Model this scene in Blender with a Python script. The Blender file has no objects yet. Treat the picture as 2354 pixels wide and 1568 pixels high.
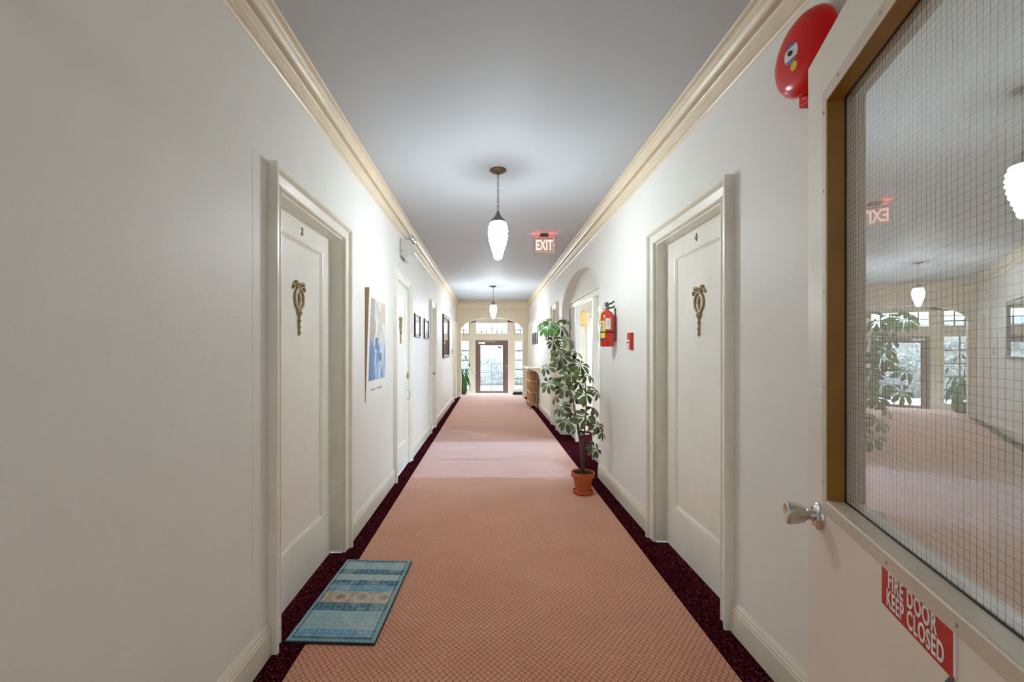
import bpy, bmesh, math, random
from mathutils import Vector, Matrix
random.seed(7)
scene = bpy.context.scene
COL = scene.collection
W, H, FPX = 2354, 1568, 1000.0          # frame and focal length in pixels
VX, VY, EYE = 1125.0, 809.0, 1.35       # vanishing point of the corridor, eye height

# ------------------------------------------------------------------ camera
cd = bpy.data.cameras.new('camera'); cam = bpy.data.objects.new('camera', cd); COL.objects.link(cam)
cam.location = (0, 0, EYE); cam.rotation_euler = (math.pi / 2, 0, 0)
cd.sensor_width = 36.0; cd.lens = FPX / W * 36.0
cd.shift_x = (W / 2 - VX) / W; cd.shift_y = -(H / 2 - VY) / W
cd.clip_start = 0.02
scene.camera = cam

# ------------------------------------------------------------------ world, sun, exposure
world = bpy.data.worlds.new('sky'); scene.world = world; world.use_nodes = True
bg = world.node_tree.nodes['Background']; bg.inputs[0].default_value = (0.62, 0.82, 1.0, 1); bg.inputs[1].default_value = 4.4
sd = bpy.data.lights.new('sun', 'SUN'); sun = bpy.data.objects.new('sun', sd); COL.objects.link(sun)
sd.energy = 0.48; sd.angle = math.radians(3); sd.color = (0.34, 0.58, 1.0)
sun.rotation_euler = (0, math.radians(90 - 18), 0)      # comes from +X, 18 degrees high
sun.location = (8, 6, 6)
LAMP = 38.0                                             # radiance of the pendant shades
vs = scene.view_settings
vs.view_transform = 'Standard'; vs.look = 'None'; vs.gamma = 1.0; vs.use_curve_mapping = False; vs.exposure = 2.95
scene.cycles.use_denoising = True; scene.cycles.use_light_tree = False
scene.cycles.max_bounces = 8; scene.cycles.diffuse_bounces = 5; scene.cycles.use_adaptive_sampling = True; scene.cycles.adaptive_threshold = 0.1; scene.cycles.transparent_max_bounces = 16
scene.cycles.sample_clamp_indirect = 6.0

# ------------------------------------------------------------------ materials
def srgb(r, g, b):
    f = lambda c: (c / 255 / 12.92) if c / 255 <= 0.04045 else ((c / 255 + 0.055) / 1.055) ** 2.4
    return (f(r), f(g), f(b), 1.0)
MATS = {}
class N:
    def __init__(s, name):
        s.m = bpy.data.materials.new(name); s.m.use_nodes = True; s.t = s.m.node_tree; s.n = s.t.nodes; s.l = s.t.links
        s.bsdf = s.n['Principled BSDF']; s.out = s.n['Material Output']; MATS[name] = s.m
    def add(s, kind, **kw):
        nd = s.n.new(kind)
        for k, v in kw.items(): setattr(nd, k, v)
        return nd
    def link(s, a, b): s.l.new(a, b)
    def set(s, k, v): s.bsdf.inputs[k].default_value = v
    def coord(s):
        return s.add('ShaderNodeTexCoord').outputs['Object']
    def noise(s, scale, detail=3, rough=0.55, co=None, dim=None):
        nd = s.add('ShaderNodeTexNoise'); nd.inputs['Scale'].default_value = scale
        nd.inputs['Detail'].default_value = detail; nd.inputs['Roughness'].default_value = rough
        s.link(co if co is not None else s.coord(), nd.inputs['Vector']); return nd
    def math(s, op, a, b=None, c=None):
        nd = s.add('ShaderNodeMath', operation=op)
        for i, v in enumerate((a, b, c)):
            if v is None: continue
            if isinstance(v, (int, float)): nd.inputs[i].default_value = v
            else: s.link(v, nd.inputs[i])
        return nd.outputs[0]
    def ramp(s, fac, stops):
        nd = s.add('ShaderNodeValToRGB'); e = nd.color_ramp.elements
        while len(e) < len(stops): e.new(0.5)
        for i, (p, c) in enumerate(stops): e[i].position = p; e[i].color = c
        s.link(fac, nd.inputs[0]); return nd.outputs[0]
    def mix(s, fac, a, b):
        nd = s.add('ShaderNodeMix', data_type='RGBA')
        for i, v in ((0, fac), (6, a), (7, b)):
            if isinstance(v, (int, float)): nd.inputs[i].default_value = v
            elif isinstance(v, tuple): nd.inputs[i].default_value = v
            else: s.link(v, nd.inputs[i])
        return nd.outputs[2]
    def bump(s, h, strength, dist):
        nd = s.add('ShaderNodeBump'); nd.inputs['Strength'].default_value = strength; nd.inputs['Distance'].default_value = dist
        s.link(h, nd.inputs['Height']); s.link(nd.outputs[0], s.bsdf.inputs['Normal'])

def plain(name, col, rough=0.5, metal=0.0, spec=0.5, var=0.0, vscale=6.0, bump=0.0, bscale=60.0, coat=0.0):
    m = N(name); c = col if len(col) == 4 else srgb(*col)
    m.set('Base Color', c); m.set('Roughness', rough); m.set('Metallic', metal); m.set('Specular IOR Level', spec); m.set('Coat Weight', coat)
    if var:
        n = m.noise(vscale); lo = tuple(x * (1 - var) for x in c[:3]) + (1,); hi = tuple(min(1, x * (1 + var * .5)) for x in c[:3]) + (1,)
        m.link(m.ramp(n.outputs[0], [(0.3, lo), (0.7, hi)]), m.bsdf.inputs['Base Color'])
    if bump:
        n = m.noise(bscale, 2); m.bump(n.outputs[0], bump, 0.004)
    return m.m

def wall_mat(name, col, bump, seams=(), rough=0.5):
    m = N(name); c = srgb(*col); m.set('Roughness', rough); m.set('Specular IOR Level', 0.3)
    co = m.coord()
    big = m.noise(1.3, 4, co=co)
    m.link(m.ramp(big.outputs[0], [(0.25, tuple(x * .95 for x in c[:3]) + (1,)), (0.75, c)]), m.bsdf.inputs['Base Color'])
    fine = m.noise(55, 3, co=co); mid = m.noise(9, 3, co=co)
    h = m.math('ADD', m.math('MULTIPLY', fine.outputs[0], 0.5), m.math('MULTIPLY', mid.outputs[0], 0.9))
    if seams:
        sp = m.add('ShaderNodeSeparateXYZ'); m.link(co, sp.inputs[0])
        for y in seams:
            d = m.math('ABSOLUTE', m.math('SUBTRACT', sp.outputs[1], y))
            g = m.math('LESS_THAN', d, 0.0022)
            h = m.math('SUBTRACT', h, m.math('MULTIPLY', g, 1.2))
    m.bump(h, bump, 0.006)
    return m.m

wall_mat('wall_paint', (240, 238, 231), 0.16)
wall_mat('wall_paint_seamed', (240, 238, 231), 0.22, seams=(0.933, 1.483))
wall_mat('ceiling_paint', (200, 205, 211), 0.10, rough=0.66)
plain('end_wall_paint', (228, 214, 190), 0.5, var=0.05, vscale=2, bump=0.1)
plain('hall_paint', (236, 226, 204), 0.5, var=0.04, vscale=2)
plain('crown_paint', (236, 221, 194), 0.36, var=0.06, vscale=9)
plain('casing_paint', (243, 239, 225), 0.30, var=0.05, vscale=7)
plain('door_paint', (243, 240, 229), 0.28, var=0.04, vscale=5, bump=0.04, bscale=25)
plain('baseboard_paint', (234, 226, 208), 0.32, var=0.06, vscale=6)
plain('fire_door_paint', (236, 228, 212), 0.32, var=0.04, vscale=4, bump=0.03, bscale=30)
plain('fire_trim_paint', (214, 200, 180), 0.40, var=0.05, vscale=8)
plain('stop_varnish', (158, 112, 40), 0.38, var=0.12, vscale=10)
plain('gasket_black', (18, 16, 15), 0.6)
plain('brass_dark', (120, 104, 70), 0.45, 0.6, var=0.2, vscale=30)
plain('gilt_plaster', (186, 160, 118), 0.45, 0.1, var=0.25, vscale=60)
plain('bronze', (104, 88, 62), 0.42, 0.75, var=0.2, vscale=40)
plain('pewter', (120, 118, 112), 0.40, 0.8, var=0.2, vscale=60)
plain('steel_satin', (200, 196, 188), 0.28, 1.0)
plain('chrome', (225, 226, 228), 0.10, 1.0)
plain('brass', (196, 160, 84), 0.28, 1.0)
plain('red_enamel', (214, 8, 4), 0.22, spec=0.35)
plain('red_cylinder', (214, 52, 26), 0.26, coat=0.4)
plain('red_sign', (190, 14, 12), 0.35)
plain('red_box', (206, 52, 42), 0.4)
plain('white_print', (236, 232, 226), 0.45)
plain('sticker_blue', (62, 112, 190), 0.4)
plain('sticker_yellow', (222, 196, 30), 0.4)
plain('label_yellow', (228, 214, 60), 0.5)
plain('black_rubber', (22, 22, 22), 0.55)
plain('dark_print', (58, 58, 62), 0.5)
plain('grey_plastic', (206, 204, 196), 0.4)
plain('dark_wood', (84, 62, 46), 0.4, var=0.2, vscale=20)
plain('frame_black', (46, 44, 42), 0.35)
plain('white_frame', (236, 230, 222), 0.4)
plain('front_door_wood', (120, 92, 88), 0.35, var=0.15, vscale=10)
plain('transom_wood', (178, 148, 116), 0.5)
plain('front_frame_paint', (226, 214, 196), 0.45)
plain('lead_grey', (74, 78, 86), 0.4, 0.4)
plain('terracotta', (190, 92, 46), 0.75, var=0.18, vscale=14, bump=0.1, bscale=40)
plain('soil', (74, 52, 36), 0.95, var=0.5, vscale=50, bump=0.8, bscale=70)
plain('stem_brown', (96, 76, 52), 0.7, var=0.25, vscale=40)
plain('petiole_green', (150, 150, 96), 0.5)
plain('radiator_paint', (180, 138, 92), 0.40, 0.15, var=0.1, vscale=20)
plain('shelf_marble', (240, 232, 216), 0.22, var=0.05, vscale=12)
plain('iron_black', (50, 54, 62), 0.5, 0.4)
plain('concrete', (200, 200, 198), 0.8, var=0.1, vscale=5)
plain('hedge_green', (92, 90, 84), 0.8, var=0.3, vscale=12)
plain('hedge_leaf', (104, 102, 94), 0.6, var=0.2, vscale=6)
plain('teal_mat', (34, 62, 74), 0.9, var=0.2, vscale=30)
plain('pot_dark', (70, 66, 60), 0.5)
plain('palm_leaf', (58, 128, 58), 0.4, var=0.35, vscale=14)
plain('board_tan', (176, 142, 110), 0.7)
plain('paper_white', (240, 238, 232), 0.6)
plain('print_grey', (168, 166, 158), 0.6, var=0.15, vscale=14)
plain('print_pale', (222, 222, 214), 0.6, var=0.10, vscale=10)
plain('print_cream', (214, 200, 168), 0.6, var=0.1, vscale=10)
plain('print_blue', (104, 136, 182), 0.6, var=0.25, vscale=8)
plain('print_slate', (112, 124, 146), 0.6, var=0.2, vscale=14)
plain('print_sky', (196, 210, 226), 0.6, var=0.1, vscale=12)
def poster_art():
    m = N('poster_art'); m.set('Roughness', 0.6); co = m.coord(); sp = m.add('ShaderNodeSeparateXYZ'); m.link(co, sp.inputs[0])
    mp = m.add('ShaderNodeMapping'); mp.inputs['Scale'].default_value = (1, 9, 1.6); m.link(co, mp.inputs[0])
    st = m.noise(2.2, 4, 0.6, co=mp.outputs[0]); bl = m.noise(7, 3, 0.6, co=co)
    U = m.math('DIVIDE', m.math('ADD', sp.outputs[1], 0.297), 0.58); V = m.math('DIVIDE', m.math('SUBTRACT', sp.outputs[2], 0.167), 0.68)   # 0..1 over the print
    up = m.ramp(m.math('ADD', st.outputs[0], m.math('MULTIPLY', m.math('SUBTRACT', bl.outputs[0], .5), .5)), [(0.36, srgb(168, 164, 152)), (0.50, srgb(220, 218, 208)), (0.7, srgb(236, 234, 226))])
    lo = m.ramp(st.outputs[0], [(0.40, srgb(104, 132, 176)), (0.52, srgb(184, 202, 222)), (0.7, srgb(222, 230, 238))])
    f = m.ramp(m.math('ADD', V, m.math('MULTIPLY', m.math('SUBTRACT', bl.outputs[0], .5), .25)), [(0.42, (0, 0, 0, 1)), (0.54, (1, 1, 1, 1))])
    col = m.mix(f, lo, up)
    leftbar = m.math('LESS_THAN', m.math('ADD', U, m.math('MULTIPLY', m.math('SUBTRACT', bl.outputs[0], .5), .3)), 0.30)
    dk = m.mix(f, srgb(92, 122, 172), srgb(158, 152, 138))
    col = m.mix(m.math('MULTIPLY', leftbar, 0.85), col, dk); m.link(col, m.bsdf.inputs['Base Color'])
poster_art()
plain('smoke_plate', (70, 56, 44), 0.4)
plain('photo_print', (176, 172, 160), 0.35, var=0.5, vscale=14)
plain('photo_sky', (170, 186, 204), 0.3, var=0.4, vscale=11)

# palmate leaf: green with gentle variation and a paler midrib
def leaf_mat(name, lo, hi):
    m = N(name); m.set('Roughness', 0.30); m.set('Specular IOR Level', 0.6)
    oi = m.add('ShaderNodeObjectInfo')
    m.link(m.ramp(oi.outputs['Random'], [(0.0, srgb(*lo)), (1.0, srgb(*hi))]), m.bsdf.inputs['Base Color'])
    m.set('Transmission Weight', 0.0)
    return m.m
leaf_mat('leaf_green', (52, 68, 26), (104, 126, 70))
leaf_mat('leaf_bright', (70, 120, 50), (110, 160, 84))

# thin clear glass (same for every ray): Schlick reflection over a clear pane
def pane_mat(name, f0, tint=(1, 1, 1, 1), power=5.0, gain=1.0):
    m = N(name); m.n.remove(m.bsdf)
    lw = m.add('ShaderNodeLayerWeight'); lw.inputs[0].default_value = 0.5
    f = m.math('MULTIPLY', m.math('POWER', lw.outputs['Facing'], power), gain)
    f = m.math('MINIMUM', m.math('ADD', f, f0), 1.0)
    tr = m.add('ShaderNodeBsdfTransparent'); tr.inputs[0].default_value = tint
    gl = m.add('ShaderNodeBsdfGlossy'); gl.inputs['Roughness'].default_value = 0.0
    mx = m.add('ShaderNodeMixShader'); m.link(f, mx.inputs[0]); m.link(tr.outputs[0], mx.inputs[1]); m.link(gl.outputs[0], mx.inputs[2])
    m.link(mx.outputs[0], m.out.inputs[0]); return m.m
pane_mat('clear_pane', 0.04)
pane_mat('wired_pane', 0.20, (0.93, 0.95, 0.93, 1), 3.0, 1.0)
pane_mat('picture_glass', 0.06)

def emit(name, col, strength):
    m = N(name); m.n.remove(m.bsdf); e = m.add('ShaderNodeEmission'); e.inputs[0].default_value = col; e.inputs[1].default_value = strength
    m.link(e.outputs[0], m.out.inputs[0]); return m.m
m = N('lamp_glass'); m.n.remove(m.bsdf); e = m.add('ShaderNodeEmission'); e.inputs[0].default_value = (0.85, 0.94, 1.0, 1)
sp = m.add('ShaderNodeSeparateXYZ'); m.link(m.coord(), sp.inputs[0])           # object Z: 0 at the ceiling
mr_ = m.add('ShaderNodeMapRange'); m.link(sp.outputs[2], mr_.inputs[0]); mr_.inputs[1].default_value = -0.42; mr_.inputs[2].default_value = -0.60; mr_.inputs[3].default_value = 0.16; mr_.inputs[4].default_value = 1.0
oi = m.add('ShaderNodeObjectInfo'); sc3 = m.add('ShaderNodeSeparateColor'); m.link(oi.outputs['Color'], sc3.inputs[0])      # object colour: how strong this lamp's bulb is
m.link(m.math('MULTIPLY', m.math('MULTIPLY', mr_.outputs[0], sc3.outputs[0]), LAMP), e.inputs[1]); m.link(e.outputs[0], m.out.inputs[0])     # brighter towards the bulb low in the shade
emit('exit_letter', (1.0, 0.60, 0.52, 1), 0.20)
emit('exit_red_slot', (1.0, 0.03, 0.03, 1), 2.4)
emit('sconce_glow', (1.0, 0.60, 0.22, 1), 0.16)
emit('exit_face', (0.80, 0.56, 0.46, 1), 0.075)

m = N('mirror_silver'); m.set('Base Color', (0.86, 0.88, 0.88, 1)); m.set('Metallic', 1.0); m.set('Roughness', 0.02)

# carpet field: salmon with a broken diagonal grid of dark threads
def carpet():
    m = N('carpet_field'); m.set('Roughness', 0.95); m.set('Specular IOR Level', 0.1); m.set('Sheen Weight', 0.45); m.set('Sheen Roughness', 0.45)
    co = m.coord(); sp = m.add('ShaderNodeSeparateXYZ'); m.link(co, sp.inputs[0]); X, Y = sp.outputs[0], sp.outputs[1]
    wob = m.noise(14, 2, co=co); wv = m.math('MULTIPLY', m.math('SUBTRACT', wob.outputs[0], 0.5), 0.012)
    def lines(ax, ay, pitch, wid, gate):
        u = m.math('ADD', m.math('ADD', m.math('MULTIPLY', X, ax), m.math('MULTIPLY', Y, ay)), wv)
        fr = m.math('ABSOLUTE', m.math('SUBTRACT', m.math('FRACT', m.math('DIVIDE', u, pitch)), 0.5))
        return m.math('MULTIPLY', m.math('GREATER_THAN', fr, 0.5 - wid), gate)
    br = m.noise(95, 2, co=co); g1 = m.math('GREATER_THAN', br.outputs[0], 0.42)
    br2 = m.noise(70, 2, co=co); g2 = m.math('GREATER_THAN', br2.outputs[0], 0.40)
    c, s_ = math.cos(math.radians(40)), math.sin(math.radians(40))
    a = lines(c, s_, 0.0215, 0.075, g1); b = lines(-c, s_, 0.0225, 0.065, g2)
    dark = m.math('MULTIPLY', m.math('MAXIMUM', a, b), 0.8)
    base = m.noise(2.2, 3, co=co)
    field = m.ramp(base.outputs[0], [(0.3, srgb(214, 146, 114)), (0.7, srgb(226, 160, 126))])
    fuzz = m.noise(420, 2, co=co)
    field = m.mix(m.math('MULTIPLY', fuzz.outputs[0], 0.25), field, srgb(190, 124, 94))
    m.link(m.mix(dark, field, srgb(96, 50, 36)), m.bsdf.inputs['Base Color'])
    m.bump(fuzz.outputs[0], 0.4, 0.004)
carpet()
def border():
    m = N('carpet_edging'); m.set('Roughness', 1.0); m.set('Specular IOR Level', 0.0)
    co = m.coord()
    sp1 = m.noise(120, 2, 0.6, co=co); sp2 = m.noise(60, 3, 0.6, co=co)
    base = m.ramp(sp2.outputs[0], [(0.35, srgb(30, 5, 12)), (0.65, srgb(62, 13, 22))])
    dots = m.math('GREATER_THAN', sp1.outputs[0], 0.61)
    m.link(m.mix(m.math('MULTIPLY', dots, 0.5), base, srgb(150, 84, 86)), m.bsdf.inputs['Base Color'])
    m.bump(sp1.outputs[0], 0.4, 0.004)
border()

# doormat: printed bands across its length (object Y runs along the mat)
def mat_print():
    m = N('doormat_print'); m.set('Roughness', 0.8); m.set('Specular IOR Level', 0.2)
    co = m.coord(); sp = m.add('ShaderNodeSeparateXYZ'); m.link(co, sp.inputs[0]); X, Y = sp.outputs[0], sp.outputs[1]
    v = m.math('ADD', m.math('DIVIDE', Y, 0.80), 0.5)
    wn = m.noise(28, 3, co=co); v2 = m.math('ADD', v, m.math('MULTIPLY', m.math('SUBTRACT', wn.outputs[0], 0.5), 0.02))
    A, B, C_, D, E, F = srgb(148, 176, 178), srgb(64, 108, 128), srgb(172, 186, 180), srgb(104, 152, 186), srgb(176, 152, 128), srgb(110, 146, 160)
    r = m.add('ShaderNodeValToRGB'); r.color_ramp.interpolation = 'CONSTANT'; e = r.color_ramp.elements
    bands = [(0, F), (.05, D), (.11, A), (.30, B), (.385, E), (.53, D), (.60, B), (.675, C_), (.755, B), (.83, A), (.93, F)]
    while len(e) < len(bands): e.new(0.5)
    for i, (p, c) in enumerate(bands): e[i].position = p; e[i].color = c
    m.link(v2, r.inputs[0]); col = r.outputs[0]
    # medallion rings in the tan band
    u = m.math('FRACT', m.math('DIVIDE', m.math('ADD', X, 0.5), 0.118))
    du = m.math('MULTIPLY', m.math('SUBTRACT', u, 0.5), 0.118); dv = m.math('MULTIPLY', m.math('SUBTRACT', v, 0.4575), 0.80)
    rad = m.math('SQRT', m.math('ADD', m.math('MULTIPLY', du, du), m.math('MULTIPLY', dv, dv)))
    ring = m.math('MULTIPLY', m.math('LESS_THAN', m.math('ABSOLUTE', m.math('SUBTRACT', rad, 0.040)), 0.007), 1.0)
    core = m.math('LESS_THAN', rad, 0.022)
    inb = m.math('LESS_THAN', m.math('ABSOLUTE', dv), 0.056)
    col = m.mix(m.math('MULTIPLY', m.math('MULTIPLY', ring, inb), 0.7), col, srgb(208, 190, 160))
    col = m.mix(m.math('MULTIPLY', m.math('MULTIPLY', core, inb), 0.55), col, srgb(96, 92, 104))
    # little diamonds over the pale bands
    ck = m.add('ShaderNodeTexVoronoi', distance='MANHATTAN'); ck.inputs['Scale'].default_value = 38; m.link(co, ck.inputs['Vector'])
    col = m.mix(m.math('MULTIPLY', m.math('LESS_THAN', ck.outputs['Distance'], 0.30), 0.30), col, srgb(54, 90, 112))
    ck2 = m.add('ShaderNodeTexVoronoi', distance='CHEBYCHEV'); ck2.inputs['Scale'].default_value = 16; ck2.inputs['Randomness'].default_value = 0.0; m.link(co, ck2.inputs['Vector'])
    col = m.mix(m.math('MULTIPLY', m.math('LESS_THAN', m.math('ABSOLUTE', m.math('SUBTRACT', ck2.outputs['Distance'], 0.30)), 0.05), 0.30), col, srgb(206, 214, 206))
    sq = m.noise(9, 2, co=co); col = m.mix(m.math('MULTIPLY', m.math('GREATER_THAN', sq.outputs[0], 0.54), 0.25), col, srgb(206, 208, 190))
    # thin dark rule framing the field
    ax = m.math('ABSOLUTE', X); ay = m.math('ABSOLUTE', Y)
    fx = m.math('MULTIPLY', m.math('LESS_THAN', m.math('ABSOLUTE', m.math('SUBTRACT', ax, 0.185)), 0.003), m.math('LESS_THAN', ay, 0.372))
    fy = m.math('MULTIPLY', m.math('LESS_THAN', m.math('ABSOLUTE', m.math('SUBTRACT', ay, 0.370)), 0.005), m.math('LESS_THAN', ax, 0.187))
    col = m.mix(m.math('MULTIPLY', m.math('MAXIMUM', fx, fy), 0.8), col, srgb(30, 56, 70))
    fz = m.noise(300, 2, co=co); col = m.mix(m.math('MULTIPLY', fz.outputs[0], 0.25), col, srgb(120, 140, 150))
    m.link(col, m.bsdf.inputs['Base Color']); m.bump(fz.outputs[0], 0.5, 0.003)
mat_print()
plain('doormat_rim', (122, 158, 164), 0.7)
plain('doormat_rubber', (24, 34, 42), 0.8)

# ------------------------------------------------------------------ mesh helpers
ROOT = {}                      # object -> location that its children's world coordinates are taken from
def link(o): COL.objects.link(o); return o
def tag(o, label=None, cat=None, group=None, kind=None):
    if label: o['label'] = label
    if cat: o['category'] = cat
    if group: o['group'] = group
    if kind: o['kind'] = kind
    return o
def thing(name, label, cat, loc, group=None, kind=None, rz=0.0):
    o = link(bpy.data.objects.new(name, None)); o.location = loc; o.rotation_euler = (0, 0, rz); o.empty_display_size = 0.05
    ROOT[o.name] = Vector(loc); return tag(o, label, cat, group, kind)

class MB:
    def __init__(s): s.v = []; s.f = []
    def box(s, x0, x1, y0, y1, z0, z1, b=0.0):
        x0, x1 = min(x0, x1), max(x0, x1); y0, y1 = min(y0, y1), max(y0, y1); z0, z1 = min(z0, z1), max(z0, z1)
        if b <= 0:
            i = len(s.v)
            s.v += [(x, y, z) for x in (x0, x1) for y in (y0, y1) for z in (z0, z1)]
            s.f += [(i, i + 1, i + 3, i + 2), (i + 4, i + 6, i + 7, i + 5), (i, i + 4, i + 5, i + 1), (i + 2, i + 3, i + 7, i + 6), (i, i + 2, i + 6, i + 4), (i + 1, i + 5, i + 7, i + 3)]
            return s
        bm = bmesh.new(); bmesh.ops.create_cube(bm, size=1)
        for v in bm.verts: v.co = ((x0 + x1) / 2 + v.co.x * (x1 - x0), (y0 + y1) / 2 + v.co.y * (y1 - y0), (z0 + z1) / 2 + v.co.z * (z1 - z0))
        bmesh.ops.bevel(bm, geom=bm.edges[:], offset=b, segments=2, affect='EDGES', profile=0.5)
        s.bm(bm); return s
    def bm(s, bm):
        i = len(s.v); bm.verts.index_update()
        s.v += [tuple(v.co) for v in bm.verts]; s.f += [tuple(i + v.index for v in f.verts) for f in bm.faces]; bm.free(); return s
    def sweep(s, prof, frames, closed=False, caps=True):
        """prof: list of (a, b); frames: list of functions (a, b) -> point."""
        i = len(s.v); n = len(prof)
        for fr in frames: s.v += [tuple(fr(a, b)) for a, b in prof]
        m = len(frames)
        for k in range(m - 1 if not closed else m):
            k2 = (k + 1) % m
            for j in range(n): j2 = (j + 1) % n; s.f.append((i + k * n + j, i + k * n + j2, i + k2 * n + j2, i + k2 * n + j))
        if caps and not closed:
            s.f.append(tuple(i + j for j in reversed(range(n)))); s.f.append(tuple(i + (m - 1) * n + j for j in range(n)))
        return s
    def lathe(s, prof, o=(0, 0, 0), axis=(0, 0, 1), n=24, fn=None):
        """prof: list of (radius, height) along axis."""
        ax = Vector(axis).normalized(); u = ax.orthogonal().normalized(); w = ax.cross(u); o = Vector(o)
        i = len(s.v)
        for (r, h) in prof:
            for k in range(n):
                a = 2 * math.pi * k / n; rr = r * (fn(a, h) if fn else 1.0)
                s.v.append(tuple(o + ax * h + (u * math.cos(a) + w * math.sin(a)) * rr))
        for j in range(len(prof) - 1):
            for k in range(n):
                k2 = (k + 1) % n; s.f.append((i + j * n + k, i + j * n + k2, i + (j + 1) * n + k2, i + (j + 1) * n + k))
        if prof[0][0] > 1e-6: s.f.append(tuple(i + k for k in reversed(range(n))))
        if prof[-1][0] > 1e-6: s.f.append(tuple(i + (len(prof) - 1) * n + k for k in range(n)))
        return s
    def tube(s, pts, r, n=8, closed=False):
        pts = [Vector(p) for p in pts]; m = len(pts); i = len(s.v); prev = None
        for k, p in enumerate(pts):
            a = pts[(k - 1) % m] if (closed or k > 0) else p; b = pts[(k + 1) % m] if (closed or k < m - 1) else p
            t = (b - a).normalized()
            u = (t.orthogonal() if prev is None else prev - t * prev.dot(t)).normalized(); prev = u; w = t.cross(u)
            rr = r[k] if isinstance(r, (list, tuple)) else r
            for q in range(n):
                an = 2 * math.pi * q / n; s.v.append(tuple(p + (u * math.cos(an) + w * math.sin(an)) * rr))
        for k in range(m if closed else m - 1):
            k2 = (k + 1) % m
            for q in range(n): q2 = (q + 1) % n; s.f.append((i + k * n + q, i + k * n + q2, i + k2 * n + q2, i + k2 * n + q))
        if not closed: s.f.append(tuple(i + q for q in reversed(range(n)))); s.f.append(tuple(i + (m - 1) * n + q for q in range(n)))
        return s
    def prism(s, poly, to3, d0, d1):
        """poly: 2D outline; to3(a, b, d) -> 3D point; extruded from d0 to d1."""
        i = len(s.v); n = len(poly)
        s.v += [tuple(to3(a, b, d0)) for a, b in poly] + [tuple(to3(a, b, d1)) for a, b in poly]
        s.f.append(tuple(i + k for k in reversed(range(n)))); s.f.append(tuple(i + n + k for k in range(n)))
        for k in range(n): k2 = (k + 1) % n; s.f.append((i + k, i + k2, i + n + k2, i + n + k))
        return s
    def build(s, name, mat, parent=None, local=False, smooth=False, kind=None, mw=None, fix=True):
        off = Vector((0, 0, 0))
        if parent is not None and not local: off = ROOT.get(parent.name, Vector((0, 0, 0)))
        me = bpy.data.meshes.new(name); me.from_pydata([tuple(Vector(v) - off) for v in s.v], [], s.f)
        if fix:
            bm = bmesh.new(); bm.from_mesh(me); bmesh.ops.recalc_face_normals(bm, faces=bm.faces[:]); bm.to_mesh(me); bm.free()
        me.materials.append(MATS[mat]); me.update()
        if smooth:
            for p in me.polygons: p.use_smooth = True
            if smooth is not True: me.set_sharp_from_angle(angle=math.radians(smooth))
        o = link(bpy.data.objects.new(name, me))
        if parent is not None: o.parent = parent; ROOT[o.name] = Vector(off)
        else: ROOT[o.name] = Vector((0, 0, 0))
        if kind: o['kind'] = kind
        return o

def share(o, name, parent, matrix):
    c = bpy.data.objects.new(name, o.data); link(c); c.parent = parent; c.matrix_local = matrix; return c

def text(name, s, mat, parent, size, right, up, at, depth=0.0008, bold=0.0, sx=1.0, align='CENTER', space=1.0):
    """flat lettering as a mesh; right/up give its reading and upright directions, at its centre (parent-local)."""
    cu = bpy.data.curves.new(name, 'FONT'); cu.body = s; cu.size = size; cu.align_x = align; cu.align_y = 'CENTER'
    cu.extrude = depth; cu.offset = bold; cu.space_character = space
    t = bpy.data.objects.new(name, cu); COL.objects.link(t); bpy.context.view_layer.update()
    me = bpy.data.meshes.new_from_object(t); bpy.data.objects.remove(t); bpy.data.curves.remove(cu)
    r = Vector(right).normalized(); u = Vector(up).normalized(); n = r.cross(u)
    M = Matrix((r, u, n)).transposed().to_4x4(); M.translation = Vector(at)
    me.transform(M @ Matrix.Diagonal((sx, 1, 1, 1)))
    me.materials.clear(); me.materials.append(MATS[mat]); me.name = name
    o = link(bpy.data.objects.new(name, me)); o.parent = parent; ROOT[o.name] = ROOT.get(parent.name, Vector((0, 0, 0))); return o

# pixel helpers (frame 2354 x 1568): a pixel is a direction; X or Y or Z of the surface gives the distance
def at_y(px, py, Y): return Vector(((px - VX) / FPX * Y, Y, EYE - (py - VY) / FPX * Y))

# ------------------------------------------------------------------ the room shell
XL, XR, ZC = -0.986, 1.182, 2.842
YE = 12.95                         # end wall with the arch
TW = 0.14
B = 0.018                          # baseboard thickness

def struct(o, label=None):
    o['kind'] = 'structure'
    if label: o['label'] = label
    return o

# doors along the walls: (side, y0, y1 of the opening, top, leaf face depth behind the wall)
D3 = (2.025, 2.925, 2.11); DA = (4.55, 5.31, 2.12); DB = (7.26, 7.72, 2.125); DC = (11.84, 12.62, 2.10)
D4 = (2.195, 3.090, 2.118); DR = (7.57, 8.03, 2.125); DS = (12.02, 12.72, 2.08)
ARCH = (4.68, 7.08, 1.985, 0.452)  # side arch: y0, y1, springing height, rise

def wall_y(mb, x0, x1, ya, yb, z1, ops):
    y = ya
    for (a, b, t) in sorted(ops):
        mb.box(x0, x1, y, a, -0.02, z1); mb.box(x0, x1, a, b, t, z1); y = b
    mb.box(x0, x1, y, yb, -0.02, z1); return mb

def ellipse_pts(y0, y1, zs, rise, n=36):
    c, a = (y0 + y1) / 2, (y1 - y0) / 2
    return [(c - a * math.cos(math.pi * k / n), zs + rise * math.sin(math.pi * k / n)) for k in range(n + 1)]

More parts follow.
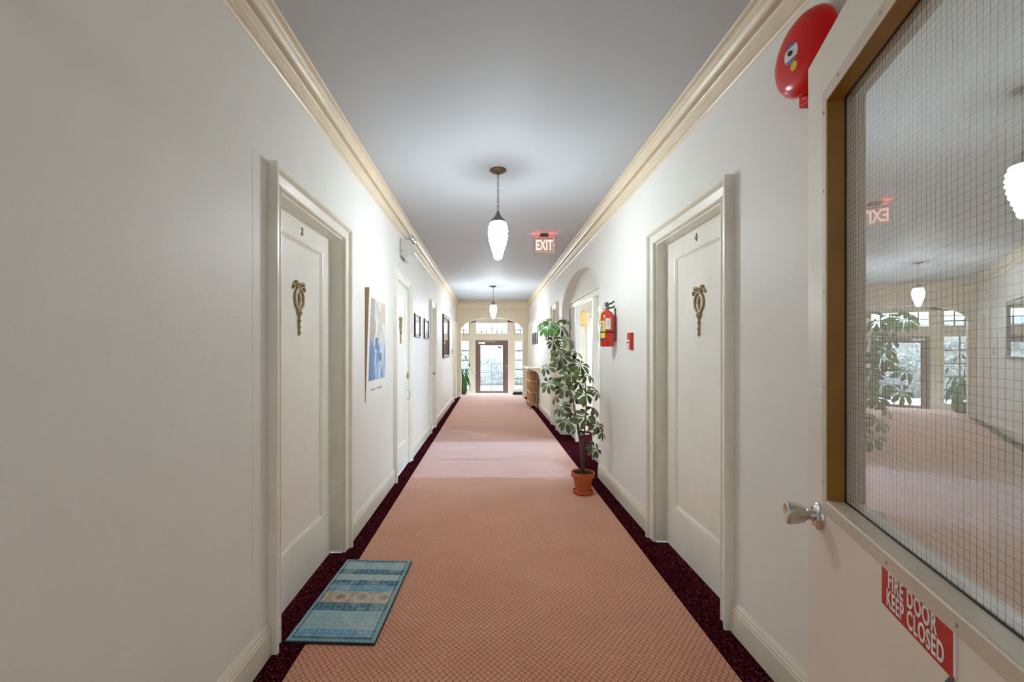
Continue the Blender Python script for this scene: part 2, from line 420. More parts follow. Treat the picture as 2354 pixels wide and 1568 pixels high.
mb = wall_y(MB(), XL - TW, XL, -5.2, YE, ZC + .02, [D3, DA, DB, DC])
struct(mb.build('wall_left', 'wall_paint_seamed'), 'long off-white plaster wall on the left with faint vertical paper seams')
mb = MB(); wall_y(mb, XR, XR + TW - .02, -5.2, ARCH[0], ZC + .02, [D4]); wall_y(mb, XR, XR + TW - .02, ARCH[1], YE, ZC + .02, [DR, DS])
pts = ellipse_pts(*ARCH)
mb.prism([(ARCH[0], ZC + .02)] + pts + [(ARCH[1], ZC + .02)], lambda a, b, d: (d, a, b), XR, XR + TW - .02)
struct(mb.build('wall_right', 'wall_paint'), 'off-white plaster wall on the right with an arched opening')
mb = MB(); ax0, ax1 = -0.842, 0.997
pts = ellipse_pts(ax0, ax1, 1.985, 0.385)
mb.box(XL - TW, ax0, YE, YE + .16, -0.02, ZC + .02); mb.box(ax1, XR + TW, YE, YE + .16, -0.02, ZC + .02)
mb.prism([(ax0, ZC + .02)] + pts + [(ax1, ZC + .02)], lambda a, b, d: (a, d, b), YE, YE + .16)
struct(mb.build('wall_end', 'end_wall_paint'), 'tan end wall pierced by a wide flat arch')
mb = MB().box(XL - TW - 1.2, 4.4, -5.4, 15.6, ZC, ZC + .2)
struct(mb.build('ceiling', 'ceiling_paint'), 'smooth pale grey painted ceiling')
fk = MB(); fk.v = [(-.105, 6.02, ZC - .001), (-.06, 6.0, ZC - .014), (-.035, 6.03, ZC - .026), (-.05, 6.10, ZC - .012), (-.09, 6.10, ZC - .001)]; fk.f = [(0, 1, 4), (1, 2, 3), (1, 3, 4)]
fk.build('paint_flake', 'ceiling_paint', bpy.data.objects['ceiling'], fix=False)
# wall behind the camera that carries the fire door, and the hall behind it
fs = thing('wall_front', 'unseen screen carrying the fire door, glazing added to let fill light through', None, (0, .18, 0), kind='structure')
for x0, x1, z0, z1 in ((XL, XL + .06, 0, ZC), (-.47, -.41, 0, 2.10), (.515, .575, 0, 2.10), (XR - .06, XR, 0, ZC), (XL + .06, XR - .06, 2.10, 2.16), (XL + .06, XR - .06, ZC - .06, ZC), (XL + .06, -.47, 0, .30), (.575, XR - .06, 0, .30)):
    MB().box(x0, x1, .14, .22, z0, z1).build('frame_member', 'casing_paint', fs)
for x0, x1, z0, z1 in ((XL + .06, -.47, .30, 2.10), (.575, XR - .06, .30, 2.10), (XL + .06, XR - .06, 2.16, ZC - .06)):
    MB().box(x0, x1, .178, .184, z0, z1).build('glass_pane', 'clear_pane', fs)  # out of view; glass added so the rear fill lamp reaches the corridor
mb = MB().box(XL - TW, XR + TW, -5.34, -5.2, -0.02, ZC)
struct(mb.build('wall_back', 'wall_paint'))

# floor: landing carpet, edging strips, lower vestibule floor and steps
LE = 14.25
fl = struct(MB().box(XL - 1.2, 4.4, -5.3, LE, -0.35, 0.0).build('floor', 'carpet_field'), 'salmon carpet with a fine dark diagonal grid')
def edging(x0, x1, y0, y1): MB().box(x0, x1, y0, y1, -0.01, 0.0025).build('carpet_edging', 'carpet_edging', fl)
edging(XL - .002, -0.849, -5.2, YE); edging(1.035, XR + .002, -5.2, YE)
edging(XL - .10, XL - .002, D3[0], D3[1]); edging(XR + .002, XR + .10, D4[0], D4[1])
edging(XR + .002, 1.75, ARCH[0] + .0, ARCH[1])
struct(MB().box(-2.2, 2.4, LE, LE + .30, -0.36, -0.175).box(-2.2, 2.4, LE + .30, 15.5, -0.5, -0.35).build('floor_vestibule', 'concrete'))

# baseboards
BP = [(0, 0), (B, 0), (B, .108), (B - .003, .114), (B - .002, .122), (B - .006, .130), (B - .008, .140), (.005, .150), (.003, .156), (0, .156)]
def baseboard(side, y0, y1, xw, sgn):
    mb = MB().sweep(BP, [lambda a, b: (xw + sgn * a, y0, b), lambda a, b: (xw + sgn * a, y1, b)])
    struct(mb.build('baseboard_' + side, 'baseboard_paint'))
CW = 0.092                          # casing width
def runs(ya, yb, ops):
    y = ya; out = []
    for (a, b, *_) in sorted(ops): out.append((y, a - CW - .001)); y = b + CW + .001
    out.append((y, yb)); return out
for a, b in runs(0.25, YE, [D3, DA, DB, DC]):
    if b - a > .05: baseboard('left', a, b, XL, 1)
for a, b in runs(0.25, ARCH[0] - .001, [D4]): baseboard('right', a, b, XR, -1)
for a, b in runs(ARCH[1] + .001, YE, [DR, DS]):
    if b - a > .05: baseboard('right', a, b, XR, -1)
for x0, x1 in ((XL + B, ax0), (ax1, XR - B)):
    mb = MB().sweep(BP, [lambda a, b: (x0, YE - a, b), lambda a, b: (x1, YE - a, b)]); struct(mb.build('baseboard_end', 'baseboard_paint'))

# crown moulding: (projection, drop below ceiling)
CP = [(0, 0), (0, -.198), (.004, -.197), (.010, -.189), (.024, -.186), (.026, -.176), (.022, -.170), (.020, -.150), (.026, -.145), (.026, -.139), (.022, -.134), (.026, -.118), (.030, -.112),
      (.014, -.111), (.014, -.099), (.046, -.098), (.047, -.084), (.041, -.080), (.046, -.074), (.052, -.066), (.056, -.056), (.052, -.046), (.045, -.042), (.054, -.034), (.058, -.022), (.048, -.019), (.066, -.015), (.066, -.004), (.069, 0)]
mb = MB().sweep(CP, [lambda a, b: (XL + a, .25, ZC + b), lambda a, b: (XL + a, YE - a, ZC + b)]); struct(mb.build('trim_1', 'crown_paint', smooth=False), 'cream stepped crown moulding along the left wall')
mb = MB().sweep(CP, [lambda a, b: (XR - a, .25, ZC + b), lambda a, b: (XR - a, YE - a, ZC + b)]); struct(mb.build('trim_2', 'crown_paint'), 'cream stepped crown moulding along the right wall')
mb = MB().sweep(CP, [lambda a, b: (XL + a, YE - a, ZC + b), lambda a, b: (XR - a, YE - a, ZC + b)]); struct(mb.build('trim_3', 'crown_paint'), 'cream crown moulding across the end wall')
# filler strip beside the near door on the left
struct(MB().box(XL, XL + .001, 1.81, D3[0] - CW - .001, .157, 2.20).build('trim_4', 'wall_paint'))

# ------------------------------------------------------------------ corridor doors
KP = [(0, 0), (0, .014), (.004, .020), (.010, .020), (.014, .016), (.054, .022), (.060, .030), (.066, .038), (.074, .043), (.088, .043), (.092, .038), (.092, 0)]
def casing(mb, xw, sg, y0, y1, zt):
    """mitred door casing; profile (offset outward from the opening, proud of the wall)."""
    mb.sweep(KP, [lambda o, p: (xw + sg * p, y0 - o, 0), lambda o, p: (xw + sg * p, y0 - o, zt + o), lambda o, p: (xw + sg * p, y1 + o, zt + o), lambda o, p: (xw + sg * p, y1 + o, 0)])
    return mb

def ornament(parent, xf, sg, yc, zt, mat='gilt_plaster'):
    """plaster wreath with bow and drop, on a door face; sg is the outward X direction."""
    mb = MB(); P = lambda y, z, d=0.006: (xf + sg * d, yc + y, zt + z)
    zc = -.105; n = 28
    mb.tube([P(.056 * math.sin(2 * math.pi * k / n), zc + .060 * math.cos(2 * math.pi * k / n)) for k in range(n)], 0.0062, 6, True)
    for s in (-1, 1):      # ribbon bow
        mb.tube([P(s * .004, -.040), P(s * .026, -.016, .008), P(s * .046, -.012, .010), P(s * .052, -.028, .008), P(s * .034, -.036, .006), P(s * .008, -.040, .006)], [.005, .008, .009, .008, .007, .005], 6)
        mb.tube([P(s * .046, -.022), P(s * .068, -.036), P(s * .076, -.056)], [.006, .008, .004], 6)
    mb.lathe([(0, -.004), (.010, 0), (.009, .008), (0, .012)], P(0, -.032, 0), (sg, 0, 0), 10)
    mb.tube([P(0, -.150), P(0, -.130), P(.004, -.105), P(0, -.080), P(0, -.062)], [.003, .005, .012, .006, .002], 8)   # flame in the wreath
    mb.tube([P(0, -.160), P(0, -.176), P(0, -.184), P(0, -.200), P(0, -.212)], [.006, .017, .018, .008, .005], 8)
    for s in (-1, 1): mb.tube([P(0, -.172), P(s * .020, -.176), P(s * .024, -.190)], [.006, .007, .003], 6)
    mb.tube([P(0, -.205), P(0, -.310)], [.006, .004], 8)
    for z, r in ((-.228, .012), (-.262, .011), (-.292, .011)):
        mb.tube([P(0, z + .010), P(0, z), P(0, z - .012)], [.004, r, .004], 8)
    return mb.build('ornament', mat, parent, smooth=True)

def door(n, side, op, face, label, number=None, orn=True, panel=True, knob=None, hinges=(), orn_at=None, lock=False):
    y0, y1, zt = op; sg = 1 if side == 'L' else -1; xw = XL if side == 'L' else XR
    xf = xw - sg * face
    r = thing('door_%d' % n, label, None, (xw, (y0 + y1) / 2, 0), kind='structure')
    casing(MB(), xw, sg, y0, y1, zt).build('casing', 'casing_paint', r)
    xb = xw - sg * (TW - .03); t = .012
    MB().box(xw, xb, y0, y0 + t, 0, zt).box(xw, xb, y1 - t, y1, 0, zt).box(xw, xb, y0 + t, y1 - t, zt - t, zt).build('jamb', 'casing_paint', r)
    a, b, z0, z1 = y0 + t + .003, y1 - t - .003, .012, zt - t - .003
    leaf = MB()
    x2 = xf - sg * .036
    if panel:
        st, tr, br = min(.13, (b - a) * .2), .115, .28
        rc = xf - sg * .012
        leaf.box(xf, x2, a, a + st, z0, z1).box(xf, x2, b - st, b, z0, z1).box(xf, x2, a + st, b - st, z0, z0 + br).box(xf, x2, a + st, b - st, z1 - tr, z1)
        leaf.box(rc, x2, a + st, b - st, z0 + br, z1 - tr)
        lf = leaf.build('leaf', 'door_paint', r)
        pm = [(0, 0), (0, .012), (.006, .010), (.012, .011), (.020, .004), (.026, .003), (.026, 0)]
        A, Bb, Z0, Z1 = a + st, b - st, z0 + br, z1 - tr
        fr = [lambda o, p: (rc + sg * p, A + o, Z0 + o), lambda o, p: (rc + sg * p, A + o, Z1 - o), lambda o, p: (rc + sg * p, Bb - o, Z1 - o), lambda o, p: (rc + sg * p, Bb - o, Z0 + o)]
        MB().sweep(pm, fr, closed=True).build('panel_moulding', 'door_paint', lf)
        xo = rc
    else:
        lf = leaf.box(xf, x2, a, b, z0, z1, .004).build('leaf', 'door_paint', r); xo = xf
    yc = (y0 + y1) / 2
    if number: text('door_number', number, 'brass_dark', r, .062, (0, sg, 0), (0, 0, 1), Vector((xf + sg * .001, yc - .01, 2.028 if side == 'L' else 2.040)) - ROOT[r.name], .002, .002)
    if orn: ornament(r, xo, sg, orn_at if orn_at else yc - .02, 1.752)
    for (yy, zz) in hinges:
        MB().tube([(xf + sg * .008, yy, zz - .06), (xf + sg * .008, yy, zz + .06)], .007, 8).lathe([(0, -.01), (.01, 0), (0, .01)], (xf + sg * .008, yy, zz + .066), (0, 0, 1), 8).build('hinge', 'brass_dark', r, smooth=40)
    if knob:
        yy, zz = knob
        MB().lathe([(.026, 0), (.026, .004), (.010, .008), (.009, .030), (.020, .036), (.026, .048), (.024, .058), (0, .064)], (xf, yy, zz), (sg, 0, 0), 16).build('knob', 'brass', r, smooth=40)
    if lock:
        yy = y1 - .07
        MB().box(xf, xf + sg * .016, yy - .02, yy + .03, 1.03, 1.10, .002).build('rim_lock', 'brass', r)
        mbh = MB()
        mbh.tube([(xf, yy, .78), (xf + sg * .03, yy, .785), (xf + sg * .036, yy, .83), (xf + sg * .03, yy, .885), (xf, yy, .89)], .006, 8)
        mbh.build('pull_handle', 'steel_satin', r, smooth=True)
    return r
door(1, 'L', D3, .076, 'cream single-panel apartment door numbered 3 in its moulded casing', '3', orn_at=2.447)
door(2, 'R', D4, .070, 'cream single-panel apartment door numbered 4 in its moulded casing', '4', orn_at=2.615)
door(3, 'L', DA, .004, 'cream closet door with surface hinge and brass lock beyond the poster', None, hinges=((4.57, 1.98),), lock=True, orn_at=4.90)
door(4, 'L', DB, .030, 'narrow cream closet door between two small pictures and the mirror', None, orn=False, knob=(7.66, .97))
door(5, 'L', DC, .060, 'cream door in the corner at the left of the end arch', None, orn=False)
door(6, 'R', DR, .030, 'narrow cream closet door behind the potted plant past the side arch', None, orn=False)
door(7, 'R', DS, .060, 'cream door in the corner at the right of the end arch', None, orn=False)

# ------------------------------------------------------------------ side arch: inner screen and the entrance room behind it
XS = 1.302
mb = MB().box(XS, XS + .06, ARCH[0] - .25, ARCH[1] + .25, 2.134, ZC)
struct(mb.build('wall_screen', 'wall_paint'), 'plaster tympanum filling the head of the side arch')
sc_ = thing('trim_5', 'cream header, posts and side panels of the screen inside the side arch', None, (XS, 5.88, 0), kind='structure')
MB().box(XS - .03, XS + .07, ARCH[0] - .2, ARCH[1] + .2, 2.105, 2.136, .004).box(XS - .005, XS + .06, ARCH[0] - .2, ARCH[1] + .2, 2.04, 2.105).build('header', 'casing_paint', sc_)
for yy in (6.55, 5.46): MB().box(XS - .008, XS + .07, yy - .03, yy + .03, 0, 2.04, .004).build('post', 'casing_paint', sc_)
MB().box(XS + .015, XS + .045, 6.58, ARCH[1] + .2, 0, 2.04).build('side_panel', 'wall_paint', sc_)
MB().box(XS + .015, XS + .045, ARCH[0] - .2, 5.43, 0, .16).build('kick_panel', 'casing_paint', sc_)
MB().box(XS + .025, XS + .033, ARCH[0] - .2, 5.43, .16, 2.04).build('glass_pane', 'clear_pane', sc_)
# entrance room
RX, RY0, RY1 = 3.6, 4.0, 8.6
mb = MB().box(XR + TW - .02, RX, RY1, RY1 + .15, -0.02, ZC) ; mb2 = MB().box(XR + TW - .02, RX + .15, RY0 - .15, RY0, -0.02, ZC)
# far wall with a glazed doorway
wx0, wx1 = 1.975, 2.30
mb = MB().box(XR + TW - .02, wx0, RY1, RY1 + .12, -0.02, ZC).box(wx1, RX + .15, RY1, RY1 + .12, -0.02, ZC).box(wx0, wx1, RY1, RY1 + .12, 2.06, ZC)
struct(mb.build('wall_room_far', 'hall_paint')); struct(mb2.build('wall_room_near', 'hall_paint'))
mb = MB().box(RX, RX + .15, RY0 - .15, 4.5, -0.02, ZC).box(RX, RX + .15, 7.1, RY1 + .12, -0.02, ZC).box(RX, RX + .15, 4.5, 7.1, -0.02, .85).box(RX, RX + .15, 4.5, 7.1, 1.55, ZC)
struct(mb.build('wall_room_side', 'hall_paint'))
wn_ = thing('window_1', 'wide window of the side entrance room', None, (RX, 5.8, .85), kind='structure')
for yy in (4.5, 7.06): MB().box(RX + .02, RX + .08, yy, yy + .04, .85, 1.55).build('frame', 'casing_paint', wn_)
for zz in (.85, 1.51): MB().box(RX + .02, RX + .08, 4.54, 7.06, zz, zz + .04).build('frame', 'casing_paint', wn_)
MB().box(RX + .045, RX + .053, 4.54, 7.06, .89, 1.51).build('glass_pane', 'clear_pane', wn_)
gd = thing('door_8', 'bright glazed door at the back of the side entrance room', None, (2.36, RY1, 0), kind='structure')
MB().box(wx0, wx0 + .03, RY1 - .01, RY1 + .09, 0, 2.06).box(wx1 - .03, wx1, RY1 - .01, RY1 + .09, 0, 2.06).box(wx0, wx1, RY1 - .01, RY1 + .09, 2.03, 2.06).build('jamb', 'casing_paint', gd)
MB().box(wx0 + .03, wx1 - .03, RY1 + .03, RY1 + .036, 0.1, 2.03).build('glass_pane', 'clear_pane', gd)
MB().box(wx0 + .03, wx1 - .03, RY1 + .02, RY1 + .05, 0, .1).build('bottom_rail', 'casing_paint', gd)
MB().box(wx0 - .055, wx0, RY1 - .02, RY1, 0, 2.12).box(wx1, wx1 + .055, RY1 - .02, RY1, 0, 2.12).box(wx0, wx1, RY1 - .02, RY1, 2.06, 2.12).build('casing', 'casing_paint', gd)
sn = thing('wall_sconce', 'amber glass wall sconce glowing in the room behind the side arch', 'sconce', (1.865, RY1, 1.93))
MB().box(1.80, 1.93, RY1 - .015, RY1, 1.86, 2.14, .004).build('back_plate', 'dark_wood', sn)
for i in range(3): MB().box(1.812 + i * .037, 1.845 + i * .037, RY1 - .075 - (.012 if i == 1 else 0), RY1 - .015, 1.87 - (.015 if i == 1 else 0), 2.13, .004).build('amber_pane', 'sconce_glow', sn)

# ------------------------------------------------------------------ vestibule and front door wall
YW = 15.3
VP_ = lambda px, py: at_y(px, py, YW)
mb = MB().box(-2.25, -2.1, YE + .16, YW + .2, -.5, ZC); struct(mb.build('wall_vestibule_left', 'end_wall_paint'))
mb = MB().box(2.3, 2.45, YE + .16, YW + .2, -.5, ZC); struct(mb.build('wall_vestibule_right', 'end_wall_paint'))
mb = MB().box(-2.25, XL - TW, YE, YE + .16, -.5, ZC).box(XR + TW, 2.45, YE, YE + .16, -.5, ZC); struct(mb.build('wall_end_return', 'end_wall_paint'))
# front wall: frame grid (X, Z) around door, sidelights and transoms
gx = {'door': (-.485, .655), 'left': (-1.30, -.70), 'right': (.865, 1.48)}
ZB, ZD0, ZD1, ZT0, ZT1 = -.35, .04, 1.752, 1.965, 2.395
mb = MB()
for x0, x1 in ((-2.1, -1.30), (-.70, -.485), (.655, .865), (1.48, 2.3)): mb.box(x0, x1, YW, YW + .12, ZB, ZC)
mb.box(-1.30, 1.48, YW, YW + .12, ZT1, ZC)
for x0, x1 in gx.values(): mb.box(x0, x1, YW, YW + .12, ZD1 + .0, ZT0)
for k in ('left', 'right'): mb.box(*gx[k], YW, YW + .12, ZB, ZD0)
struct(mb.build('wall_entrance', 'front_frame_paint'), 'pale timber front wall with sidelights and transoms beyond the arch')
def leaded(n, x0, x1, z0, z1, nx, nz, wood, label, bar=.028):
    w = thing('window_%d' % n, label, None, ((x0 + x1) / 2, YW + .05, z0), kind='structure')
    MB().box(x0, x0 + .03, YW - .015, YW + .09, z0, z1).box(x1 - .03, x1, YW - .015, YW + .09, z0, z1).box(x0 + .03, x1 - .03, YW - .015, YW + .09, z0, z0 + .03).box(x0 + .03, x1 - .03, YW - .015, YW + .09, z1 - .03, z1).build('frame', wood, w)
    a, b, c, d = x0 + .03, x1 - .03, z0 + .03, z1 - .03
    for i in range(nx):
        for j in range(nz):
            MB().box(a + (b - a) * i / nx, a + (b - a) * (i + 1) / nx, YW + .05, YW + .054, c + (d - c) * j / nz, c + (d - c) * (j + 1) / nz).build('pane', 'clear_pane', w)
    for i in range(1, nx): x = a + (b - a) * i / nx; MB().box(x - bar / 2, x + bar / 2, YW + .046, YW + .058, c, d).build('lead_bar', 'lead_grey', w)
    for j in range(1, nz): z = c + (d - c) * j / nz; MB().box(a, b, YW + .046, YW + .058, z - bar / 2, z + bar / 2).build('lead_bar', 'lead_grey', w)
leaded(2, -.485, .655, ZT0, ZT1, 6, 2, 'front_frame_paint', 'wide leaded transom window above the front door')
leaded(3, -1.30, -.70, ZT0, ZT1, 3, 3, 'transom_wood', 'leaded corner transom at the left of the front door')
leaded(4, .865, 1.48, ZT0, ZT1, 3, 3, 'transom_wood', 'leaded corner transom at the right of the front door')
leaded(5, -1.30, -.70, ZD0, ZD1, 2, 5, 'front_frame_paint', 'tall sidelight behind the palm left of the front door')
leaded(6, .865, 1.48, ZD0, ZD1, 2, 5, 'front_frame_paint', 'tall sidelight right of the front door')
fd = thing('door_9', 'brown wooden front door with a full glass pane', None, (.085, YW, ZB), kind='structure')
gx0, gx1, gz0, gz1 = -.314, .474, -.024, 1.585
MB().box(-.485, gx0, YW + .02, YW + .07, ZB, ZD1).box(gx1, .655, YW + .02, YW + .07, ZB, ZD1).box(gx0, gx1, YW + .02, YW + .07, ZB, gz0).box(gx0, gx1, YW + .02, YW + .07, gz1, ZD1).build('leaf_frame', 'front_door_wood', fd)
MB().box(gx0, gx1, YW + .042, YW + .048, gz0, gz1).build('glass_pane', 'clear_pane', fd)
for zz in (.682, .625): MB().tube([(gx0, YW, zz), (gx1, YW, zz)], .010, 8).build('push_bar', 'lead_grey', fd, smooth=40)
MB().lathe([(.03, 0), (.03, .006), (.012, .01), (.012, .04), (.032, .05), (.036, .07), (.02, .085), (0, .088)], (.60, YW + .02, .848), (0, -1, 0), 14).build('knob', 'brass', fd, smooth=40)
MB().box(-.40, -.15, YW - .05, YW + .02, 1.63, 1.70, .008).tube([(-.2, YW - .05, 1.705), (.05, YW - .12, 1.71), (.2, YW - .02, 1.715)], .009, 6).build('door_closer', 'steel_satin', fd)
MB().box(.31, .44, YW + .036, YW + .042, 1.47, 1.54).build('glass_sticker', 'print_grey', fd)

# ------------------------------------------------------------------ outdoors
struct(MB().box(-12, 14, 15.5, 40, -.55, -.36).build('ground', 'concrete'), 'pale paved ground outside the front door')
struct(MB().box(3.8, 14, 2.5, 15.4, -.55, -.36).build('ground_side', 'concrete'))
rl = thing('iron_railing', 'thin black iron stair railing outside the front door', 'railing', (.6, 18, -.36))
MB().box(.06, .10, 17.98, 18.02, -.36, .90).build('post', 'iron_black', rl)
for zz in (.86, .42, -.14): MB().box(.10, 1.5, 17.99, 18.01, zz, zz + .025).build('rail', 'iron_black', rl)
bar = None
for i in range(12):
    MB().box(.16 + i * .11, .172 + i * .11, 17.994, 18.006, -.34, .86).build('baluster', 'iron_black', rl)
hg = thing('hedge', 'dense pale green hedge in bright light beyond the front door', 'hedge', (0, 23, -.36))
bm = bmesh.new(); bmesh.ops.create_icosphere(bm, subdivisions=5, radius=1)
for v in bm.verts:
    n = v.co.copy(); k = 1 + .06 * math.sin(9 * n.x + 5 * n.z) + .05 * math.sin(13 * n.z + 7 * n.y)
    v.co = (n.x * 7 * k, 23 + n.y * 1.2 * k, .9 + max(-1, n.z * 1.3 * k) * 1.25)
MB().bm(bm).build('body', 'hedge_green', hg, smooth=True)
mb = MB()
for i in range(5000):
    a = random.uniform(-1, 1); x = 5.0 * a; z = random.uniform(-.2, 2.35); y = 23 - 1.25 * math.sqrt(max(.05, 1 - (x / 7) ** 2 - ((z - .9) / 1.7) ** 2)) + random.uniform(-.12, .1)
    s = random.uniform(.05, .10); d = Vector((random.gauss(0, 1), random.gauss(-.4, .6), random.gauss(0, 1))).normalized(); e = d.orthogonal().normalized(); c = Vector((x, y, z)); j = len(mb.v)
    mb.v += [tuple(c - d * s), tuple(c + e * s * .45), tuple(c + d * s), tuple(c - e * s * .45)]; mb.f.append((j, j + 1, j + 2, j + 3))
mb.build('foliage', 'hedge_leaf', hg, kind='stuff', fix=False)

# ------------------------------------------------------------------ fire door (local frame: x from hinge to free edge, +y its near face)
FA = math.atan2(.9373, .3486)
FDR = thing('fire_door', 'open cream fire door with a large wired-glass window and a red sign', 'door', (.511, .282, 0), rz=FA)
w, gz0, gz1, gx0, gx1 = .90, 1.012, 1.920, .1555, .7445
MB().box(0, gx0, -.044, 0, .012, 2.08).box(gx1, w, -.044, 0, .012, 2.08).box(gx0, gx1, -.044, 0, .012, gz0).box(gx0, gx1, -.044, 0, gz1, 2.08).build('leaf', 'fire_door_paint', FDR, local=True)
gp = [(0, 0), (.034, 0), (.034, .005), (.031, .008), (.003, .010), (0, .008)]
fr = [lambda o, p: (gx0 - o, p, gz0 - o), lambda o, p: (gx0 - o, p, gz1 + o), lambda o, p: (gx1 + o, p, gz1 + o), lambda o, p: (gx1 + o, p, gz0 - o)]
gt = MB().sweep(gp, fr, closed=True).build('glazing_trim', 'fire_trim_paint', FDR, local=True)
for (x, z) in [(gx1 + .018, z) for z in (1.05, 1.27, 1.49, 1.72, 1.90)] + [(x, gz0 - .017) for x in (.66, .48, .30)] + [(x, gz1 + .018) for x in (.68, .50, .32)]:
    MB().lathe([(.0038, 0), (.0034, .0012), (0, .0016)], (x, .0098, z), (0, 1, 0), 8).build('screw_head', 'fire_trim_paint', gt, local=True)
t = .003
MB().box(gx1 - t, gx1, -.0246, .009, gz0 + t, gz1).box(gx0, gx0 + t, -.0246, .009, gz0 + t, gz1).box(gx0 + t, gx1 - t, -.0246, .009, gz1 - t, gz1).build('glazing_stop', 'stop_varnish', FDR, local=True)
MB().box(gx0, gx1, -.0246, .009, gz0, gz0 + t).build('glazing_stop', 'fire_trim_paint', FDR, local=True)
g = .004
MB().box(gx0 + t, gx0 + t + g, -.026, -.0236, gz0 + t, gz1 - t).box(gx1 - t - g * .6, gx1 - t, -.026, -.0236, gz0 + t, gz1 - t).box(gx0 + t, gx1 - t, -.026, -.0236, gz0 + t, gz0 + t + g * .6).box(gx0 + t, gx1 - t, -.026, -.0236, gz1 - t - g * .6, gz1 - t).build('gasket', 'gasket_black', FDR, local=True)
i = MB(); i.v = [(gx0, -.0262, gz0), (gx1, -.0262, gz0), (gx1, -.0262, gz1), (gx0, -.0262, gz1)]; i.f = [(0, 1, 2, 3)]
i.build('glass_pane', 'wired_pane', FDR, local=True, fix=False)
plain('wire_grey', (112, 110, 100), 0.4, 0.6)
mb = MB(); r_ = .00038; pitch = .0127
def wavy(p, ph): return .0006 * math.sin(p * 21 + ph) + .0004 * math.sin(p * 53 + ph * 2)
nx = int((gx1 - gx0) / pitch); nz = int((gz1 - gz0) / pitch)
for k in range(1, nx + 1):
    x = gx1 - .006 - (k - 1) * pitch; ph = k * 1.7
    pts = [(x + wavy(z, ph), -.0285, z) for z in [gz0 + (gz1 - gz0) * q / 24 for q in range(25)]]
    mb.tube(pts, r_, 3)
for k in range(1, nz + 1):
    z = gz0 + k * pitch; ph = k * 2.3
    pts = [(x, -.0289, z + wavy(x, ph)) for x in [gx0 + (gx1 - gx0) * q / 24 for q in range(25)]]
    mb.tube(pts, r_, 3)
mb.build('wire_mesh', 'wire_grey', FDR, local=True, kind='stuff', fix=False)
kx, kz = w - .083, .955
kb = MB().lathe([(.035, 0), (.035, .003), (.033, .007), (.026, .010), (.024, .013), (.014, .014)], (kx, 0, kz), (0, 1, 0), 32).build('knob_rose', 'chrome', FDR, local=True, smooth=35)
MB().lathe([(.013, .012), (.012, .022), (.014, .027), (.020, .034), (.0245, .046), (.0275, .064), (.0270, .068), (.022, .070), (.010, .066), (0, .065)], (kx, 0, kz), (0, 1, 0), 32).build('knob', 'steel_satin', FDR, local=True, smooth=35)
for zz in (.25, 1.1, 1.85): MB().tube([(-.006, -.004, zz - .05), (-.006, -.004, zz + .05)], .007, 10).build('hinge', 'steel_satin', FDR, local=True, smooth=40)
# red sign
sx0, sx1, sz0, sz1 = .3205, .512, .911, .980
sg_ = MB().box(sx0, sx1, 0, .0018, sz0, sz1).build('warning_sign', 'red_sign', FDR, local=True)
sg_['label'] = 'red sign reading FIRE DOOR KEEP CLOSED'
MB().box(sx0 - .006, sx0, 0, .0016, sz0 + .004, sz1).build('tape_strip', 'white_print', sg_, local=True)
cv = MB(); cv.v = [(sx0 + .006, .0025, sz0), (sx0 - .007, .0025, sz0 + .001), (sx0 + .003, .010, sz0 - .009)]; cv.f = [(0, 1, 2)]
cv.build('curled_corner', 'gasket_black', sg_, local=True, fix=False)
cxs = (sx0 + sx1) / 2
text('lettering', 'FIRE DOOR', 'white_print', sg_, .040, (-1, 0, 0), (0, 0, 1), (cxs + .006, .0022, sz0 + .0505), .0004, .0010, .60, space=1.13)
text('lettering', 'KEEP CLOSED', 'white_print', sg_, .040, (-1, 0, 0), (0, 0, 1), (cxs, .0022, sz0 + .0185), .0004, .0010, .575, space=1.13)

# ------------------------------------------------------------------ doormat
dm = thing('doormat', 'blue patterned doormat lying in front of door 3', 'doormat', (-.722, 2.40, .0025), rz=-math.atan2(.030, .80))
MB().box(-.212, .212, -.398, .398, 0, .007, .003).build('backing', 'doormat_rubber', dm, local=True)
MB().box(-.208, .208, -.393, .393, .006, .0125, .003).build('rim', 'doormat_rim', dm, local=True)
MB().box(-.193, .193, -.378, .378, .0125, .0140).build('pile', 'doormat_print', dm, local=True)

